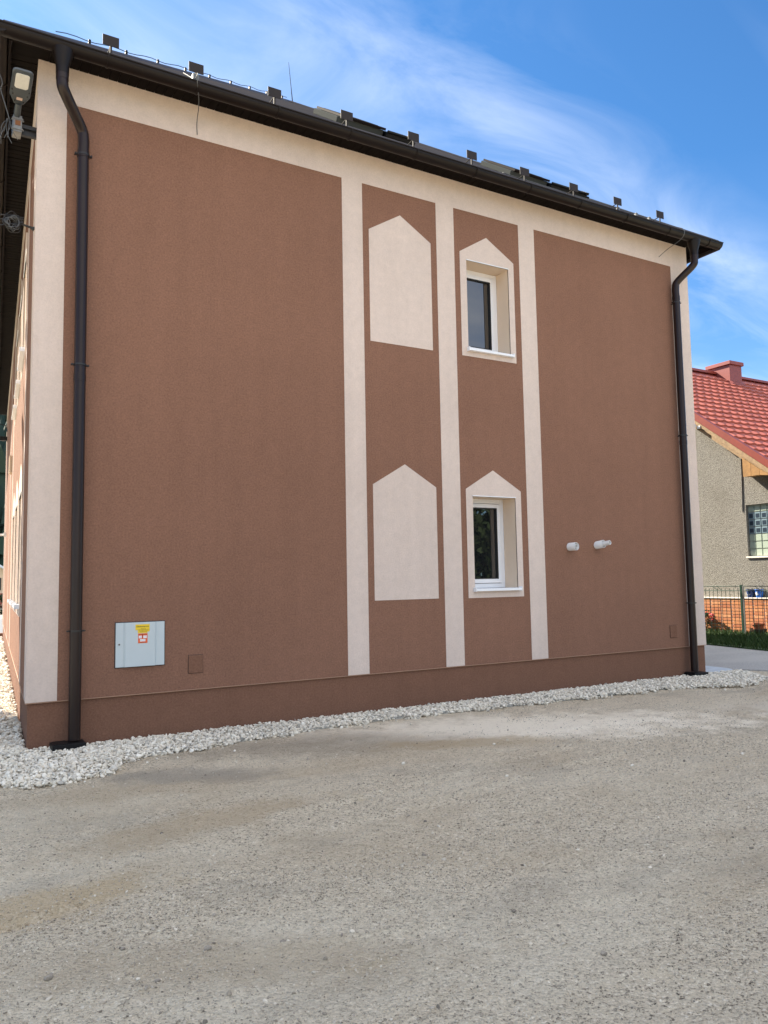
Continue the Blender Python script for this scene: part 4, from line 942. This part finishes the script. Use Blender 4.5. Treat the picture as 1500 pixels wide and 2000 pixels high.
for i, (x, y, h) in enumerate(((14, -26, 6.2), (20.5, -27, 7.2), (27.5, -28, 6.4), (34, -25, 7.6), (41, -22, 7.0), (8, -28, 6.4))):
    tree('leafy_tree', ['low rounded tree across the yard mirrored in the lower window', 'broad tree across the yard, second from the left', 'broad tree across the yard, third from the left', 'tallest tree across the yard', 'tree across the yard nearest the road', 'tree across the yard straight behind the viewer'][i], (x, y, 0), h, (3.6, 3.2, h * .46), 3600, .26, 20 + i, 'trees around the yard')

# ================================================================== LOOSE STONES
def ico(sub):
    bm = bmesh.new(); bmesh.ops.create_icosphere(bm, subdivisions=sub, radius=1); v = np.array([x.co[:] for x in bm.verts]); f = np.array([[q.index for q in p.verts] for p in bm.faces]); bm.free(); return v, f
def stones(name, P, S, matn, sub, label, cat, lump=.22, flatk=(.34, .58)):
    n = len(P); v, f = ico(sub); nv = len(v); out = np.zeros((n, nv, 3), np.float32)
    sc3 = np.stack([S, S * rng.uniform(.62, .95, n), S * rng.uniform(*flatk, n)], -1)
    # several lumpy prototypes
    protos = []
    for k in range(24):
        d = rng.normal(size=(5, 3)); d /= np.linalg.norm(d, axis=1, keepdims=True); w_ = v.copy()
        m = 1 + sum(lump * rng.uniform(-.9, .6) * np.clip(v @ d[j], 0, 1)[:, None] ** 2 for j in range(5)); m = m * (1 - .16 * np.abs(np.sin(v @ d[0] * 3.1)))[:, None] if lump > .25 else m; protos.append(w_ * m)
    protos = np.array(protos); pv = protos[rng.integers(0, 24, n)] * sc3[:, None, :]
    q = rng.normal(size=(n, 4)); q[:, 1:3] *= .35; q /= np.linalg.norm(q, axis=1, keepdims=True); w_, x, y, z = q.T
    Rm = np.stack([1 - 2 * (y * y + z * z), 2 * (x * y - z * w_), 2 * (x * z + y * w_), 2 * (x * y + z * w_), 1 - 2 * (x * x + z * z), 2 * (y * z - x * w_), 2 * (x * z - y * w_), 2 * (y * z + x * w_), 1 - 2 * (x * x + y * y)], -1).reshape(n, 3, 3)
    out = np.einsum('nij,nvj->nvi', Rm, pv) + P[:, None, :]
    Fa = (f[None] + (np.arange(n) * nv)[:, None, None]).reshape(-1, 3)
    o = np_mesh(name, out.reshape(-1, 3), Fa, matn, rnd=np.repeat(rng.random(n), nv), smooth=sub > 1, k=3); tag(o, label, cat, kind='stuff'); return o
FRX = np.array([-1.6, -.307, .051, .294, .559, .70, .80, 1.151, 1.575, 1.795, 2.257, 2.765, 3.791, 4.86, 6.267, 7.356, 8.816, 9.322, 10.016, 10.5, 10.85])
FRY = np.array([-1.15, -1.2, -1.462, -1.431, -1.255, -.98, -.827, -.764, -.697, -.673, -.624, -.545, -.448, -.49, -.592, -.624, -.72, -1.05, -1.05, -.75, -.25])
def strip_h(x, y):
    """height of the gravel heap: highest against the wall, feathering out"""
    fr = np.interp(x, FRX, FRY) + .05 * np.sin(x * 7) + .03 * np.sin(x * 19 + 1); d = np.clip((y - fr) / .35, 0, 1); return .020 + .028 * d ** .7, y - fr
def scatter(n, x0, x1, y0, y1): return rng.uniform(x0, x1, n), rng.uniform(y0, y1, n)
x, y = scatter(54000, -1.3, 10.9, -1.5, .02); h_, dfr = strip_h(x, y); kp = (dfr > rng.exponential(.010, len(x)) - .02) & (y < np.where(x < 10.12, .01, -.05 + 0 * x)) & ~((y > -.03) & (x > 0) & (x < 10.12))
for a, b in ((.24, .52), (9.55, 9.82)): kp &= ~((x > a) & (x < b) & (y > -.21))
x, y, h_ = x[kp], y[kp], h_[kp]; z = h_ + rng.uniform(-.022, .016, len(x))
near = x < 1.3
P = np.stack([x, y, z], -1)
S = rng.gamma(6, .0028, len(x)); S = np.clip(S, .008, .031)
stones('white_pebbles', P[near], S[near], 'pebble_white', 2, 'white rounded pebbles heaped in a strip along the foot of the facade', 'pebbles')
stones('white_pebbles', P[~near], S[~near], 'pebble_white', 1, 'white pebbles running along the plinth to the far corner of the building', 'pebbles')
# along the left wall
n = 15000; s_ = rng.uniform(0, 1, n) ** 1.6 * 19.3; o_ = rng.uniform(.0, 1.25, n); px_ = WD.x * s_ + WN.x * o_; py_ = WD.y * s_ + WN.y * o_
P = np.stack([px_, py_, .03 + rng.uniform(0, .03, n)], -1); S = np.clip(rng.gamma(9, .0028, n), .012, .045) * (1 + s_ * .03)
stones('white_pebbles', P, S, 'pebble_white', 1, 'pale pebbles in the bed along the sunlit left wall', 'pebbles')
# stray pebbles on the dirt next to the strip
x, y = scatter(1500, -.5, 11, -2.4, -.4); fr = np.interp(x, FRX, FRY); kp = (y < fr) & (rng.random(len(x)) < np.exp((y - fr) / .10)); x, y = x[kp], y[kp]
hz = yard_h(x, y)
stones('stray_pebbles', np.stack([x, y, hz + .004], -1), rng.uniform(.006, .018, len(x)), 'pebble_white', 1, 'white pebbles strayed from the strip onto the dirt', 'pebbles')
# grit over the yard, denser near the viewer
def grit(n, x0, x1, y0, y1, smin, smax, nm, lab, sub=1, m='grit', pw=2.5):
    x, y = scatter(n, x0, x1, y0, y1); dens = nz(x, y, .6, 11) + nz(x, y, 1.7, 12) * .7; kp = (rng.random(n) < np.clip(.55 + dens * 1.3, .12, 1)) & (y < np.interp(x, FRX, FRY, left=-1.1, right=-1.2) + .0)
    x, y = x[kp], y[kp]; s = smin + (smax - smin) * rng.random(len(x)) ** pw
    stones(nm, np.stack([x, y, yard_h(x, y) + s * .12], -1), s, m, sub, lab, 'gravel', .3)
grit(54000, -1.6, 4.6, -7.2, -4.2, .003, .0085, 'fine_gravel', 'fine grey gravel strewn over the nearest part of the yard')
grit(44000, -1.6, 7.5, -4.6, -1.2, .0035, .010, 'fine_gravel', 'fine grey gravel strewn over the middle of the yard', pw=3)
grit(16000, 5, 13, -4.5, -.6, .005, .013, 'fine_gravel', 'fine grey gravel on the right side of the yard', pw=3)
grit(2600, -1.6, 6.5, -7.2, -1.3, .009, .020, 'loose_stones', 'scattered larger grey stones lying on the dirt', 1, 'grit', 3)
hand = [((95, 1914), .032, .3), ((405, 1857), .03, .1), ((1180, 1855), .028, .1), ((240, 1857), .018, .1), ((788, 1490), .045, .8), ((965, 1455), .03, .9), ((1235, 1500), .03, .9), ((991, 1517), .028, .9), ((308, 1917), .022, .1), ((1450, 1472), .03, .5), ((270, 1913), .018, .6), ((1090, 1460), .022, .1)]
for i, ((px, py), s, tone) in enumerate(hand):
    s *= .62
    d = f_ * FPX + r_ * (px - 750) - u_ * (py - 1000); t = -CAM.z / d.z; p = CAM + d * t
    v, f = ico(2); dd = rng.normal(size=(6, 3)); dd /= np.linalg.norm(dd, axis=1, keepdims=True)
    m = 1 + sum(.6 * rng.uniform(-1, .45) * np.clip(v @ dd[j], 0, 1)[:, None] ** 2 for j in range(6)); vv = v * m * np.array([s, s * .8, s * .7]); vv = vv * (1 + rng.normal(0, .07, (len(v), 1)))
    o = np_mesh('loose_stone', vv, f, 'stone_pale' if tone > .4 else 'stone_dark', rnd=np.full(len(v), random.random()), k=3)
    o.location = (p.x, p.y, float(yard_h(np.array([p.x]), np.array([p.y]))[0]) + s * .35)
    tag(o, None, 'stone', 'single stones lying on the dirt yard')
    side = ['left', 'middle', 'right'][min(2, int(px // 500))]; 
    o['label'] = ['dark angular stone on the dirt nearest the lower left corner', 'dark stone on the dirt left of centre in the foreground', 'dark stone on the dirt in the right foreground', 'small dark stone left of the foreground centre stone', 'pale stone lump on the dirt below the middle of the facade', 'pale stone on the dusty patch near the gravel strip', 'pale stone on the dirt on the right, largest there', 'pale small stone right of the pale lump below the windows', 'small dark stone beside the left foreground stones', 'pale stone at the far right of the yard', 'small pale stone near the lower left corner stone', 'small dark stone on the dusty patch below the vent pipes'][i]
